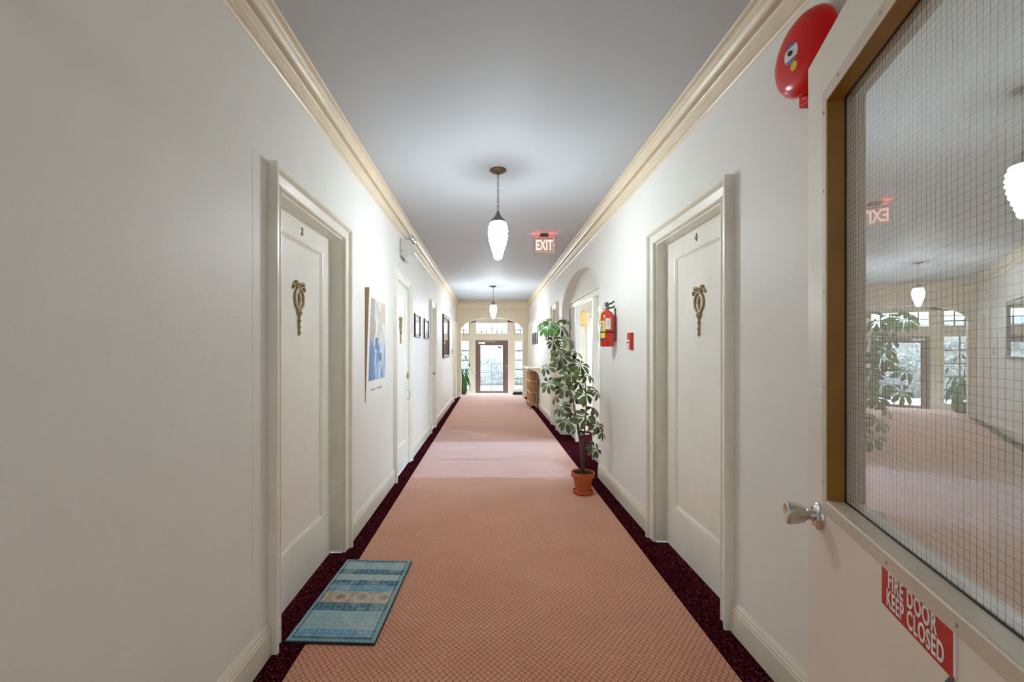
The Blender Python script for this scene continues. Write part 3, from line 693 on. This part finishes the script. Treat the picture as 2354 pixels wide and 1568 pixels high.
# ------------------------------------------------------------------ pendant lamps
def chain_link():
    n = 14; pts = []
    for k in range(n):
        a = 2 * math.pi * k / n; pts.append((.0085 * math.sin(a), 0, .019 * math.cos(a)))
    return MB().tube(pts, .0022, 5, True)
LINK = None
def pendant(x, y, label, gain):
    global LINK
    r = thing('pendant_lamp', label, 'lamp', (x, y, ZC), 'pendant lamps along the corridor')
    MB().lathe([(.068, 0), (.068, -.006), (.062, -.012), (.050, -.018), (.030, -.024), (.014, -.030), (.008, -.040), (0, -.042)], (x, y, ZC), n=32).build('canopy', 'bronze', r, smooth=35)
    z = -.052; k = 0
    while z > -.325:
        M = Matrix.Translation((0, 0, z)) @ Matrix.Rotation(math.radians(90 * (k % 2) + 20), 4, 'Z')
        if LINK is None: LINK = chain_link().build('chain_link', 'pewter', r, local=True, smooth=True); LINK.matrix_local = M
        else: share(LINK, 'chain_link', r, M)
        z -= .0325; k += 1
    zt = 2.496
    MB().lathe([(.003, .018), (.007, .010), (.012, 0), (.017, -.014), (.020, -.026), (.026, -.028), (.028, -.036), (.027, -.042), (.038, -.046), (.044, -.052), (.046, -.060), (.054, -.063), (.059, -.070), (.061, -.084), (.055, -.086), (.045, -.074), (.010, -.064)], (x, y, zt), n=32).build('cap', 'pewter', r, smooth=35)
    z0, z1 = 2.424, 2.112; prof = []
    base = [(0, .050), (.08, .068), (.2, .077), (.34, .0785), (.5, .072), (.66, .060), (.8, .046), (.92, .036), (1, .028)]
    rows = 9; n = rows * 4
    def rad(t):
        for (a, ra), (b, rb) in zip(base, base[1:]):
            if a <= t <= b: return ra + (rb - ra) * (t - a) / (b - a)
        return base[-1][1]
    for k in range(n + 1):
        t = k / n; prof.append((rad(t) * (1 + .14 * abs(math.sin(math.pi * rows * t)) - .08), z0 + (z1 - z0) * t))
    prof.append((.004, z1 - .004))
    def bumpf(a, h):
        row = int((z0 - h) / (z0 - z1) * rows); return 1 + .022 * math.cos(14 * a + (row % 2) * math.pi)
    sh = MB().lathe(prof, (x, y, 0), n=56, fn=bumpf).build('shade', 'lamp_glass', r, smooth=True); sh.color = (gain, gain, gain, 1)
    MB().lathe([(.008, 0), (.007, -.006), (.004, -.010), (.006, -.016), (0, -.022)], (x, y, z1 - .002), n=12).build('finial', 'pewter', r, smooth=40)
pendant(.071, 3.57, 'pendant lamp with a glowing ribbed glass shade, nearest of the row', .40)
pendant(.06, -2.2, 'unseen pendant added behind the camera as fill light', .45)  # added lamp out of view, brightens the near walls and carpet
pendant(.089, 9.88, 'small distant pendant lamp glowing just in front of the end arch', .62)

# ------------------------------------------------------------------ exit sign
ex = thing('exit_sign', 'lit EXIT sign hanging from the ceiling with a red glow above', 'sign', (.70, 5.5, ZC))
zt_, zb_ = ZC - .042, ZC - .257
MB().box(.64, .745, 5.475, 5.505, zt_, ZC, .003).build('mount', 'bronze', ex)
MB().box(.561, .837, 5.475, 5.505, zb_, zt_).build('housing', 'grey_plastic', ex)
MB().box(.561, .566, 5.470, 5.475, zb_, zt_).box(.832, .837, 5.470, 5.475, zb_, zt_).box(.566, .832, 5.470, 5.475, zb_, zb_ + .005).box(.566, .832, 5.470, 5.475, zt_ - .005, zt_).build('rim', 'pewter', ex)
MB().box(.566, .832, 5.473, 5.475, zb_ + .005, zt_ - .005).build('face', 'exit_face', ex)
text('lettering', 'EXIT', 'exit_letter', ex, .175, (1, 0, 0), (0, 0, 1), Vector((.690, 5.4715, ZC - .155)) - Vector((.70, 5.5, ZC)), .001, .005, .60)
MB().prism([(0, .016), (.016, 0), (0, -.016), (.006, 0)], lambda a, b, d: (.806 + a, d, ZC - .150 + b), 5.470, 5.473).build('arrow', 'exit_letter', ex)
MB().box(.60, .80, 5.470, 5.4735, ZC - .066, ZC - .058).build('red_stripe', 'red_sign', ex)
for x0 in (.572, .750): MB().box(x0, x0 + .064, 5.472, 5.504, zt_, zt_ + .003).build('lamp_slot', 'exit_red_slot', ex)

# ------------------------------------------------------------------ fire bell
bx, by, bz = XR, 1.56, 2.42
fb = thing('fire_alarm_bell', 'round red fire alarm bell high on the wall above the fire door', 'alarm bell', (bx, by, bz))
MB().lathe([(.132, .040), (.140, .042), (.142, .048), (.140, .056), (.130, .072), (.112, .085), (.085, .094), (.050, .099), (.020, .100), (0, .100)], (bx, by, bz), (-1, 0, 0), 64).build('gong', 'red_enamel', fb, smooth=50)
MB().box(bx - .045, bx, by - .06, by + .06, bz - .06, bz + .06, .006).build('back_box', 'red_enamel', fb)
MB().box(bx - .034, bx, by - .075, by + .055, bz - .168, bz - .09, .004).build('striker_box', 'red_enamel', fb)
st = MB().lathe([(.034, .0992), (.034, .1012), (0, .1018)], (bx, by, bz), (-1, 0, 0), 32).build('round_sticker', 'white_print', fb)
for s_, ro in ((1, 0), (-1, 0)):
    pl = [(.033 * math.cos(a), .033 * math.sin(a)) for a in [math.radians(40 + 100 * q / 12) for q in range(13)]]
    MB().prism(pl, lambda a, b, d: (bx - d, by - a, bz + s_ * b), .1010, .1026).build('sticker_band', 'sticker_blue', st)
MB().lathe([(.009, .1015), (.009, .107), (.006, .110), (0, .110)], (bx, by, bz), (-1, 0, 0), 12).build('centre_bolt', 'bronze', fb)
MB().lathe([(.016, .0965), (.016, .0995), (0, .1000)], (bx, by - .012, bz - .052), (-1, 0, 0), 20).build('yellow_sticker', 'sticker_yellow', fb)

# ------------------------------------------------------------------ fire extinguisher
ey, ex_, ez = 4.07, 1.102, 1.398
fe = thing('fire_extinguisher', 'red fire extinguisher hanging on the wall beside the side arch', 'extinguisher', (ex_, ey, ez))
MB().lathe([(.050, 0), (.062, .004), (.0655, .012), (.0655, .262), (.062, .288), (.050, .314), (.034, .330), (.020, .337), (.016, .344), (.016, .350)], (ex_, ey, ez), n=40).build('cylinder', 'red_cylinder', fe, smooth=45)
MB().lathe([(.020, .350), (.020, .372), (.014, .376), (.014, .392), (0, .394)], (ex_, ey, ez), n=16).build('valve', 'pewter', fe, smooth=40)
MB().tube([(ex_ - .02, ey, ez + .385), (ex_ + .03, ey - .01, ez + .402), (ex_ + .062, ey - .015, ez + .424)], .007, 8).build('lever', 'black_rubber', fe, smooth=40)
MB().tube([(ex_ - .01, ey, ez + .366), (ex_ + .04, ey - .01, ez + .362), (ex_ + .064, ey - .015, ez + .378)], .007, 8).build('carry_handle', 'black_rubber', fe, smooth=40)
MB().box(ex_ - .024, ex_ + .008, ey - .02, ey + .02, ez + .384, ez + .416, .004).build('valve_head', 'pewter', fe)
MB().lathe([(.018, 0), (.018, .012), (.014, .014), (0, .014)], (ex_ - .024, ey, ez + .368), (-.8, -.6, 0), 16).build('gauge', 'white_print', fe, smooth=40)
MB().tube([(ex_ - .036 + .016 * math.cos(q * .6), ey - .012, ez + .366 + .020 * math.sin(q * .6)) for q in range(11)], .0022, 6, True).build('pin_ring', 'steel_satin', fe, smooth=True)
MB().tube([(ex_ - .02, ey + .005, ez + .36), (ex_ - .066, ey - .02, ez + .30), (ex_ - .070, ey - .03, ez + .262), (ex_ - .092, ey - .06, ez + .19)], [.004, .005, .005, .006], 8).build('hose_tag', 'label_yellow', fe, smooth=True)
def band(a0, a1, z0, z1, r, name, mat, parent):
    n = 10; mb = MB(); q = []
    for k in range(n + 1):
        a = math.radians(a0 + (a1 - a0) * k / n); q.append((ex_ + r * math.cos(a), ey + r * math.sin(a)))
    i = len(mb.v)
    for (x, y) in q: mb.v += [(x, y, ez + z0), (x, y, ez + z1)]
    for k in range(n): mb.f.append((2 * k, 2 * k + 2, 2 * k + 3, 2 * k + 1))
    return mb.build(name, mat, parent, smooth=True, fix=False)
# angles: -90 faces the camera, 180 faces into the corridor
lb = band(-168, -122, .062, .240, .0662, 'label', 'white_print', fe)
band(-140, -122, .080, .236, .0666, 'label_stripe', 'label_yellow', lb)
band(-168, -122, .086, .128, .0666, 'label_stripe', 'label_yellow', lb)
band(-168, -122, .056, .082, .0666, 'label_stripe', 'dark_print', lb)
for zz in (.140, .158, .176, .194, .212): band(-158, -144, zz, zz + .010, .0668, 'label_print', 'dark_print', lb)
band(-118, -76, .160, .262, .0662, 'service_tag', 'white_print', fe)
band(-106, -90, .190, .246, .0666, 'tag_print', 'print_sky', fe)
MB().lathe([(.0672, .128), (.0672, .140)], (ex_, ey, ez), n=40).build('strap', 'black_rubber', fe, smooth=40)
MB().box(ex_ + .062, XR, ey - .015, ey + .015, ez + .05, ez + .36, .002).build('wall_bracket', 'pewter', fe)

# ------------------------------------------------------------------ pull station
ps = thing('fire_pull_station', 'small red fire alarm pull station on the wall near door 4', 'fire alarm', (XR, 3.61, 1.375))
MB().box(XR - .026, XR, 3.566, 3.656, 1.378, 1.508, .004).build('body', 'red_box', ps)
MB().box(XR - .030, XR - .026, 3.590, 3.644, 1.405, 1.452, .001).build('handle', 'white_print', ps)
MB().box(XR - .034, XR - .030, 3.600, 3.634, 1.422, 1.432).build('grip', 'dark_print', ps)
MB().box(XR - .030, XR - .026, 3.590, 3.644, 1.384, 1.400).build('instruction_plate', 'white_print', ps)
MB().box(XR - .020, XR, 3.560, 3.600, 1.366, 1.378, .002).build('key_box', 'red_box', ps)

# ------------------------------------------------------------------ emergency light
em = thing('emergency_light', 'cream emergency light box with round lamp heads under the crown moulding', 'emergency light', (XL, 4.92, 2.37))
ey0, ey1 = 4.80, 5.08
MB().prism([(0, .215), (.112, .215), (.112, .050), (.055, 0), (0, .055)], lambda a, b, d: (XL + a, d, 2.372 + b), ey0, ey1).build('case', 'grey_plastic', em)
MB().box(XL, XL + .004, ey0 - .006, ey0 - .001, 2.425, 2.59).build('seam', 'dark_print', em)
for (yy, xx) in ((4.87, .100), (5.0, .105)):
    h = MB().lathe([(.030, 0), (.036, .012), (.036, .040), (.028, .054), (0, .058)], (XL + xx, yy + .03, 2.628), (.25, -1, -.15), 24).build('lamp_head', 'chrome', em, smooth=40)
    MB().tube([(XL + xx, yy, 2.59), (XL + xx, yy + .005, 2.61)], .008, 8).build('swivel', 'pewter', em)
MB().lathe([(.006, 0), (.006, .004), (0, .005)], (XL + .022, ey0, 2.465), (0, -1, 0), 10).build('test_button', 'dark_print', em)

# ------------------------------------------------------------------ pictures and poster
def small_picture(yn, w, zb, h, side, label, group, glass='picture_glass', img='photo_print'):
    sg = 1 if side == 'L' else -1; xw = XL if side == 'L' else XR; d = .022; f = .018
    p = thing('framed_picture', label, 'picture', (xw, yn + w / 2, zb), group)
    y0, y1 = yn, yn + w; z0, z1 = zb, zb + h
    for a, b, c, e in ((y0, y0 + f, z0, z1), (y1 - f, y1, z0, z1), (y0 + f, y1 - f, z0, z0 + f), (y0 + f, y1 - f, z1 - f, z1)): MB().box(xw, xw + sg * d, a, b, c, e).build('frame_rail', 'frame_black', p)
    MB().box(xw, xw + sg * .006, y0 + f, y1 - f, z0 + f, z1 - f).build('mount', 'paper_white', p)
    MB().box(xw + sg * .006, xw + sg * .008, y0 + f + .05, y1 - f - .05, z0 + f + .045, z1 - f - .045).build('print', img, p)
    q = MB(); q.v = [(xw + sg * .012, y0 + f, z0 + f), (xw + sg * .012, y1 - f, z0 + f), (xw + sg * .012, y1 - f, z1 - f), (xw + sg * .012, y0 + f, z1 - f)]; q.f = [(0, 1, 2, 3)]
    q.build('glass', glass, p, fix=False)
small_picture(5.69, .42, 1.546, .312, 'L', 'small dark framed picture right beside the closet door with the brass lock', 'small framed pictures on the left wall')
small_picture(6.53, .40, 1.550, .304, 'L', 'small dark framed picture just before the narrow closet door on the left', 'small framed pictures on the left wall', img='photo_sky')
for yy, lab in ((11.50, 'tiny dark framed picture on the right wall, farthest of the row above the radiator'), (11.05, 'tiny dark framed picture on the right wall, second farthest above the radiator'), (10.62, 'tiny dark framed picture above the near end of the radiator')):
    small_picture(yy - .0, .30, 1.548, .30, 'R', lab, 'small framed pictures on the right wall')
small_picture(8.62, .36, 1.58, .28, 'R', 'small dark framed picture behind the top of the potted plant', 'small framed pictures on the right wall')
# mirror
mr = thing('wall_mirror', 'large dark framed mirror on the left wall near the end arch', 'mirror', (XL, 9.8, 1.22))
y0, y1, z0, z1, f, d = 9.11, 10.42, 1.225, 2.150, .055, .036
MB().box(XL, XL + d, y0, y0 + f, z0, z1, .004).box(XL, XL + d, y1 - f, y1, z0, z1, .004).box(XL, XL + d, y0 + f, y1 - f, z0, z0 + f, .004).box(XL, XL + d, y0 + f, y1 - f, z1 - f, z1, .004).build('frame', 'dark_wood', mr)
for zz in (z0 + f - .012, z1 - f): MB().box(XL + d - .004, XL + d + .003, y0 + f, y1 - f, zz, zz + .012).build('inner_bead', 'white_frame', mr)
MB().box(XL + .008, XL + .014, y0 + f, y1 - f, z0 + f, z1 - f).build('mirror_glass', 'mirror_silver', mr)
# wall plate near the end
wp = thing('wall_plate', 'small dark intercom plate on the left wall past the mirror', 'intercom', (XL, 11.5, 1.30))
MB().box(XL, XL + .012, 11.47, 11.55, 1.30, 1.42, .002).build('plate', 'smoke_plate', wp); MB().box(XL + .012, XL + .016, 11.49, 11.53, 1.34, 1.38).build('button', 'brass', wp)

# poster board leaning off the wall at its top
po = thing('poster', 'unframed poster board in blue and grey tilting off the left wall', 'poster', (XL, 3.80, .945))
pw, ph = .70, .915
def P(y, z, d):  # y along wall from the near edge, z up the board, d proud of the board's back
    k = z / ph; curl = max(0.0, 1 - y / pw) ** 1.5
    return Vector((XL + .003 + .030 * k * curl + d, 3.448 + y, .947 + z))
def pquad(mb, y0, y1, z0, z1, d, ny=6, nz=6):
    i = len(mb.v)
    for a in range(ny + 1):
        for b in range(nz + 1): mb.v.append(tuple(P(y0 + (y1 - y0) * a / ny, z0 + (z1 - z0) * b / nz, d)))
    for a in range(ny):
        for b in range(nz): k = i + a * (nz + 1) + b; mb.f.append((k, k + nz + 1, k + nz + 2, k + 1))
    return mb
def pslab(mb, y0, y1, z0, z1, d0, d1, n=8):
    pr = [(0, 0), (0, 1), (1, 1), (1, 0)]
    bm = bmesh.new(); gr = [[[bm.verts.new(P(y0 + (y1 - y0) * a / n, z0 + (z1 - z0) * b / n, d)) for b in range(n + 1)] for a in range(n + 1)] for d in (d0, d1)]
    for a in range(n):
        for b in range(n):
            for L in (0, 1): bm.faces.new((gr[L][a][b], gr[L][a + 1][b], gr[L][a + 1][b + 1], gr[L][a][b + 1]))
    for a in range(n):
        for b in (0, n): bm.faces.new((gr[0][a][b], gr[0][a + 1][b], gr[1][a + 1][b], gr[1][a][b])); bm.faces.new((gr[0][b][a], gr[0][b][a + 1], gr[1][b][a + 1], gr[1][b][a]))
    return mb.bm(bm)
pslab(MB(), 0, pw, 0, ph, 0, .004).build('board', 'paper_white', po)
# return strip that closes the gap between the leaning edge and the wall
rs = MB(); i = 0
for k in range(9): z = ph * k / 8; rs.v += [(XL + .0005, 3.449, .947 + z), tuple(P(0, z, 0))]
for k in range(8): rs.f.append((2 * k, 2 * k + 1, 2 * k + 3, 2 * k + 2))
rs.build('board_edge', 'board_tan', po, fix=False)
m0, m1, n0, n1 = .055, .635, .165, .845
pr_ = pquad(MB(), m0, m1, n0, n1, .0045, 8, 8).build('print', 'poster_art', po, fix=False)
for (a, b, c, d_, mt) in [(.40, .58, .50, .68, 'print_cream'), (.19, .30, .26, .36, 'print_slate'), (.345, .435, .16, .23, 'print_slate')]:
    pquad(MB(), m0 + a, m0 + b, n0 + c, n0 + d_, .0050, 4, 4).build('print_patch', mt, pr_, fix=False)
for k in range(2): pquad(MB(), .13 + k * .20, .27 + k * .24, .080, .095, .0048, 3, 2).build('caption', 'print_grey', po, fix=False)
cc = MB(); cc.v = [tuple(P(pw - .02, .02, .006)), tuple(P(pw + .012, -.07, .004)), tuple(P(pw, .0, .004))]; cc.f = [(0, 1, 2)]
cc.build('dark_sliver', 'dark_print', po, fix=False)  # thin dark sliver at the board's far bottom corner

# ------------------------------------------------------------------ radiator and shelf
rd = thing('radiator', 'cast iron column radiator painted beige under a shelf by the end arch', 'radiator', (1.04, 10.75, 0))
yr0, yr1, x0, x1 = 10.24, 11.24, .955, 1.130; nsec = 14; zt = .92
sec = None
for k in range(nsec):
    y = yr0 + .036 + k * (yr1 - yr0 - .07) / (nsec - 1)
    if sec is None:
        mb = MB()
        for i in range(4):
            x = x0 + .022 + i * (x1 - x0 - .044) / 3 - 1.04
            mb.tube([(x, 0, .12), (x, 0, zt - .05)], .0095, 8)
        for z in (.12, .38, .65, zt - .05):
            mb.box(x0 - 1.04, x1 - 1.04, -.026, .026, z - (.05 if z in (.12,) else .018), z + (.04 if z > .8 else .018), .010)
        sec = mb.build('section', 'radiator_paint', rd, local=True, smooth=40); sec.location = (0, y - 10.75, 0)
    else: share(sec, 'section', rd, Matrix.Translation((0, y - 10.75, 0)))
for y in (yr0 + .036, yr1 - .036):
    for x in (x0 + .024, x1 - .024): MB().lathe([(.016, 0), (.012, .05), (.018, .09)], (x, y, .0026), n=10).build('foot', 'radiator_paint', rd, smooth=40)
MB().tube([(1.09, yr0 + .04, .10), (1.09, yr0 - .03, .10), (1.09, yr0 - .05, .07), (1.09, yr0 - .05, .003)], .013, 8).build('pipe', 'radiator_paint', rd, smooth=True)
sh = thing('radiator_shelf', 'white shelf with curved brackets above the radiator', 'shelf', (1.18, 10.8, .95))
MB().box(.893, XR, 10.10, 11.50, .950, .982, .005).build('top', 'shelf_marble', sh)
for y in (10.12, 11.46):
    po_ = [(XR, .950), (.93, .950)] + [(XR - .020 - .21 * math.cos(math.radians(90 * q / 8)), .935 - .21 + .20 * math.sin(math.radians(90 * q / 8)) + .0) for q in range(8, -1, -1)][::-1][::-1]
    po_ = [(XR, .950), (.94, .950), (.96, .925), (1.02, .918), (1.08, .895), (1.12, .855), (1.145, .80), (1.155, .72), (XR, .70)]
    MB().prism(po_, lambda a, b, d: (a, d, b), y, y + .022).build('bracket', 'casing_paint', sh)

# ------------------------------------------------------------------ potted umbrella plant
px_, py_ = .893, 4.15
pl = thing('potted_umbrella_plant', 'tall leafy umbrella plant in a terracotta pot on the carpet', 'potted plant', (px_, py_, .0))
MB().lathe([(.070, .003), (.090, .003), (.094, .008), (.096, .034), (.090, .036), (.086, .014), (0, .012)], (px_, py_, 0), n=40).build('saucer', 'terracotta', pl, smooth=35)
MB().lathe([(.066, .014), (.072, .016), (.088, .150), (.098, .156), (.108, .160), (.111, .166), (.111, .204), (.108, .208), (.100, .206), (.098, .180), (0, .175)], (px_, py_, 0), n=40).build('pot', 'terracotta', pl, smooth=35)
mb = MB()
for k in range(130):
    a = random.uniform(0, 6.28); r = .094 * math.sqrt(random.random()); s = random.uniform(.006, .016)
    c = Vector((px_ + r * math.cos(a), py_ + r * math.sin(a), .186 + random.uniform(0, .012)))
    bm = bmesh.new(); bmesh.ops.create_icosphere(bm, subdivisions=1, radius=s)
    for v in bm.verts: v.co = c + Vector((v.co.x * random.uniform(.7, 1.3), v.co.y, v.co.z * .6))
    mb.bm(bm)
mb.lathe([(.099, .176), (.098, .188), (0, .190)], (px_, py_, 0), n=24)
mb.build('bark_chips', 'soil', pl, kind='stuff')
Q = lambda px, py, dy=0.0: at_y(px, py, py_ + dy)
stems = {
 'a': [Vector((px_ - .01, py_, .18)), Q(1335, 1030), Q(1328, 985, .01), Q(1318, 925, .03), Q(1300, 868, .05), Q(1288, 815, .06), Q(1280, 775, .06), Q(1272, 748, .05)],
 'b': [Vector((px_ + .012, py_ + .01, .18)), Q(1341, 1030, .02), Q(1345, 975, .02), Q(1348, 930, 0), Q(1346, 885, -.02), Q(1340, 860, -.02)],
 'c': [Vector((px_, py_ - .012, .18)), Q(1337, 1040, -.02), Q(1333, 990, -.03), Q(1322, 945, -.04), Q(1312, 900, -.03)],
}
for k, p in stems.items(): MB().tube(p, [.0085 - .0055 * i / (len(p) - 1) for i in range(len(p))], 8).build('stem', 'stem_brown', pl, smooth=True)
def leaflet():
    """unit leaflet along +X with a folded midrib and drooping tip, given real thickness"""
    mb = MB(); n = 8; top = []
    wd = [.012, .014, .075, .150, .185, .165, .095, .008]; xs = [.03, .20, .34, .50, .66, .82, .94, 1.0]
    for i in range(n):
        t = xs[i]; x = t; z = .06 * math.sin(t * 2.4) - .22 * t * t
        for s in (-1, 0, 1): top.append((x, s * wd[i], z + (.18 * wd[i] * abs(s))))
    m = len(top); mb.v = top + [(x, y, z - .012) for x, y, z in top]
    for i in range(n - 1):
        for j in range(2):
            a = i * 3 + j; mb.f.append((a, a + 3, a + 4, a + 1)); mb.f.append((m + a, m + a + 1, m + a + 4, m + a + 3))
    return mb
LEAF = {}
def cluster(px, py, dy, r, tilt, n=8, bright=False, anchor=None):
    """palmate whorl: centre pixel, depth offset, leaflet length, direction the whorl faces"""
    c = Q(px, py, dy); nrm = Vector(tilt).normalized()
    u = nrm.orthogonal().normalized(); v = nrm.cross(u)
    mt = 'leaf_bright' if bright else 'leaf_green'; a0 = random.uniform(0, 6.28)
    for k in range(n):
        a = a0 + 2 * math.pi * k / n + random.uniform(-.12, .12); L = r * random.uniform(.95, 1.28)
        X = (u * math.cos(a) + v * math.sin(a) - nrm * random.uniform(.05, .45)).normalized(); X = (X + Vector((0, 0, -.12))).normalized()
        Z = (nrm - X * nrm.dot(X)).normalized(); Y = Z.cross(X)
        M = Matrix((X * L, Y * L, Z * L)).transposed().to_4x4(); M.translation = c - Vector(ROOT[pl.name])
        if mt not in LEAF: LEAF[mt] = leaflet().build('leaflet', mt, pl, local=True, smooth=True, fix=False); LEAF[mt].matrix_local = M
        else: share(LEAF[mt], 'leaflet', pl, M)
    # petiole back to the nearest point of a stem
    best = min((q for st in stems.values() for s0, s1 in zip(st, st[1:]) for q in [s0.lerp(s1, f) for f in (0, .33, .66, 1)]), key=lambda q: (q - c).length + max(0, q.z - c.z) * 2)
    mid = best.lerp(c, .55) + Vector((0, 0, .25 * (c - best).length * .35))
    MB().tube([best, mid, c], [.0035, .003, .003], 6).build('petiole', 'petiole_green', pl, smooth=True)
CL = [ # px, py, depth, length, facing, n, bright
 (1258, 748, -.06, .108, (-.25, -.75, .65), 10, True), (1290, 752, .02, .100, (.35, -.7, .6), 8, False), (1248, 738, .10, .09, (-.5, .1, .9), 7, False),
 (1302, 735, .08, .09, (.5, -.1, .9), 8, False), (1272, 785, .05, .085, (-.2, -.8, .5), 7, False), (1305, 782, -.06, .088, (.25, -.7, .7), 8, False),
 (1282, 800, -.04, .09, (-.3, -.5, .8), 8, False), (1290, 818, -.10, .098, (-.05, -.85, .5), 9, False), (1322, 808, .06, .09, (.4, .1, .9), 7, False),
 (1256, 843, -.04, .088, (-.55, -.55, .6), 8, False), (1300, 842, .06, .09, (.1, -.4, .9), 8, False), (1334, 838, -.06, .10, (.25, -.75, .6), 9, False),
 (1312, 856, -.12, .098, (0, -.9, .4), 9, False), (1262, 880, -.06, .095, (-.5, -.7, .4), 8, False), (1284, 868, .08, .085, (-.4, .2, .9), 7, False),
 (1350, 862, -.02, .088, (.35, -.6, .7), 8, False), (1300, 892, -.08, .095, (-.1, -.8, .5), 9, False), (1330, 878, .04, .09, (.2, -.2, .95), 7, False),
 (1346, 905, -.10, .102, (.1, -.85, .5), 10, False), (1372, 898, .0, .088, (.6, -.5, .6), 8, False), (1322, 915, .10, .085, (.1, .3, .9), 7, False),
 (1290, 935, -.02, .088, (-.5, -.5, .7), 8, False), (1302, 968, -.06, .095, (-.25, -.75, .6), 9, False), (1366, 938, .06, .09, (.5, -.1, .85), 8, False),
 (1345, 958, -.10, .098, (.05, -.85, .5), 9, False), (1326, 985, .0, .08, (-.2, -.4, .9), 7, False), (1372, 975, -.06, .092, (.4, -.7, .6), 9, False),
 (1382, 992, .04, .085, (.6, -.4, .6), 8, False), (1352, 990, .06, .08, (.2, .1, .95), 7, False), (1368, 1032, -.06, .090, (.35, -.85, .4), 9, False),
 (1276, 912, .06, .08, (-.6, -.2, .7), 6, False), (1310, 948, .08, .08, (-.1, .2, .95), 6, False),
]
for c in CL: cluster(*c)

# ------------------------------------------------------------------ vestibule palm and folded mat
pm = thing('potted_palm', 'green leafy palm in a pot behind the left side of the end arch', 'potted plant', (-.86, 13.85, 0))
MB().lathe([(.11, 0), (.15, .22), (.16, .23), (.155, .25), (0, .22)], (-.86, 13.85, .001), n=24).build('pot', 'pot_dark', pm, smooth=35)
MB().tube([(-.86, 13.85, .2), (-.85, 13.84, .75)], [.03, .02], 8).build('stem', 'stem_brown', pm)
for k in range(30):
    a = random.uniform(0, 2 * math.pi); L = random.uniform(.35, .70); up = random.uniform(.25, 1.2); b0 = Vector((-.86, 13.84, random.uniform(.35, .75)))
    d = Vector((math.cos(a), math.sin(a) * .7, 0)); mb = MB(); n = 7; side = Vector((-d.y, d.x, 0)).normalized()
    for i in range(n):
        t = i / (n - 1); p = b0 + d * (L * .75 * t) + Vector((0, 0, L * up * t - L * 1.25 * t * t)); wd = .035 * math.sin(math.pi * min(1, .12 + .88 * t)) + .002
        mb.v += [tuple(p - side * wd), tuple(p + Vector((0, 0, -.012))), tuple(p + side * wd)]
    for i in range(n - 1):
        for j in range(2): q = i * 3 + j; mb.f.append((q, q + 3, q + 4, q + 1))
    mb.build('leaf', 'palm_leaf', pm, smooth=True, fix=False)
MB().tube([(-.88, 13.84, .7), (-.93, 13.84, 1.15), (-.86, 13.82, 1.31), (-.72, 13.80, 1.18), (-.64, 13.80, 1.02)], [.008, .007, .006, .005, .004], 6).build('stem', 'stem_brown', pm, smooth=True)
for t in ((-.86, 1.31, -.6), (-.78, 1.26, .5), (-.64, 1.02, .2)):
    mb = MB(); p = Vector((t[0], 13.80, t[1])); mb.v = [tuple(p), tuple(p + Vector((t[2] * .05 - .03, 0, -.09))), tuple(p + Vector((t[2] * .12, -.01, -.16))), tuple(p + Vector((t[2] * .05 + .03, 0, -.09)))]; mb.f = [(0, 1, 2, 3)]
    mb.build('leaf', 'palm_leaf', pm, fix=False)
fm = thing('folded_mat', 'folded dark teal mat on the landing right of the front door', 'mat', (.93, 13.85, 0))
for k in range(3): MB().box(.74 + k * .015, 1.08 - k * .01, 13.70, 14.0, .001 + k * .028, .028 + k * .028, .010).build('fold', 'teal_mat', fm)
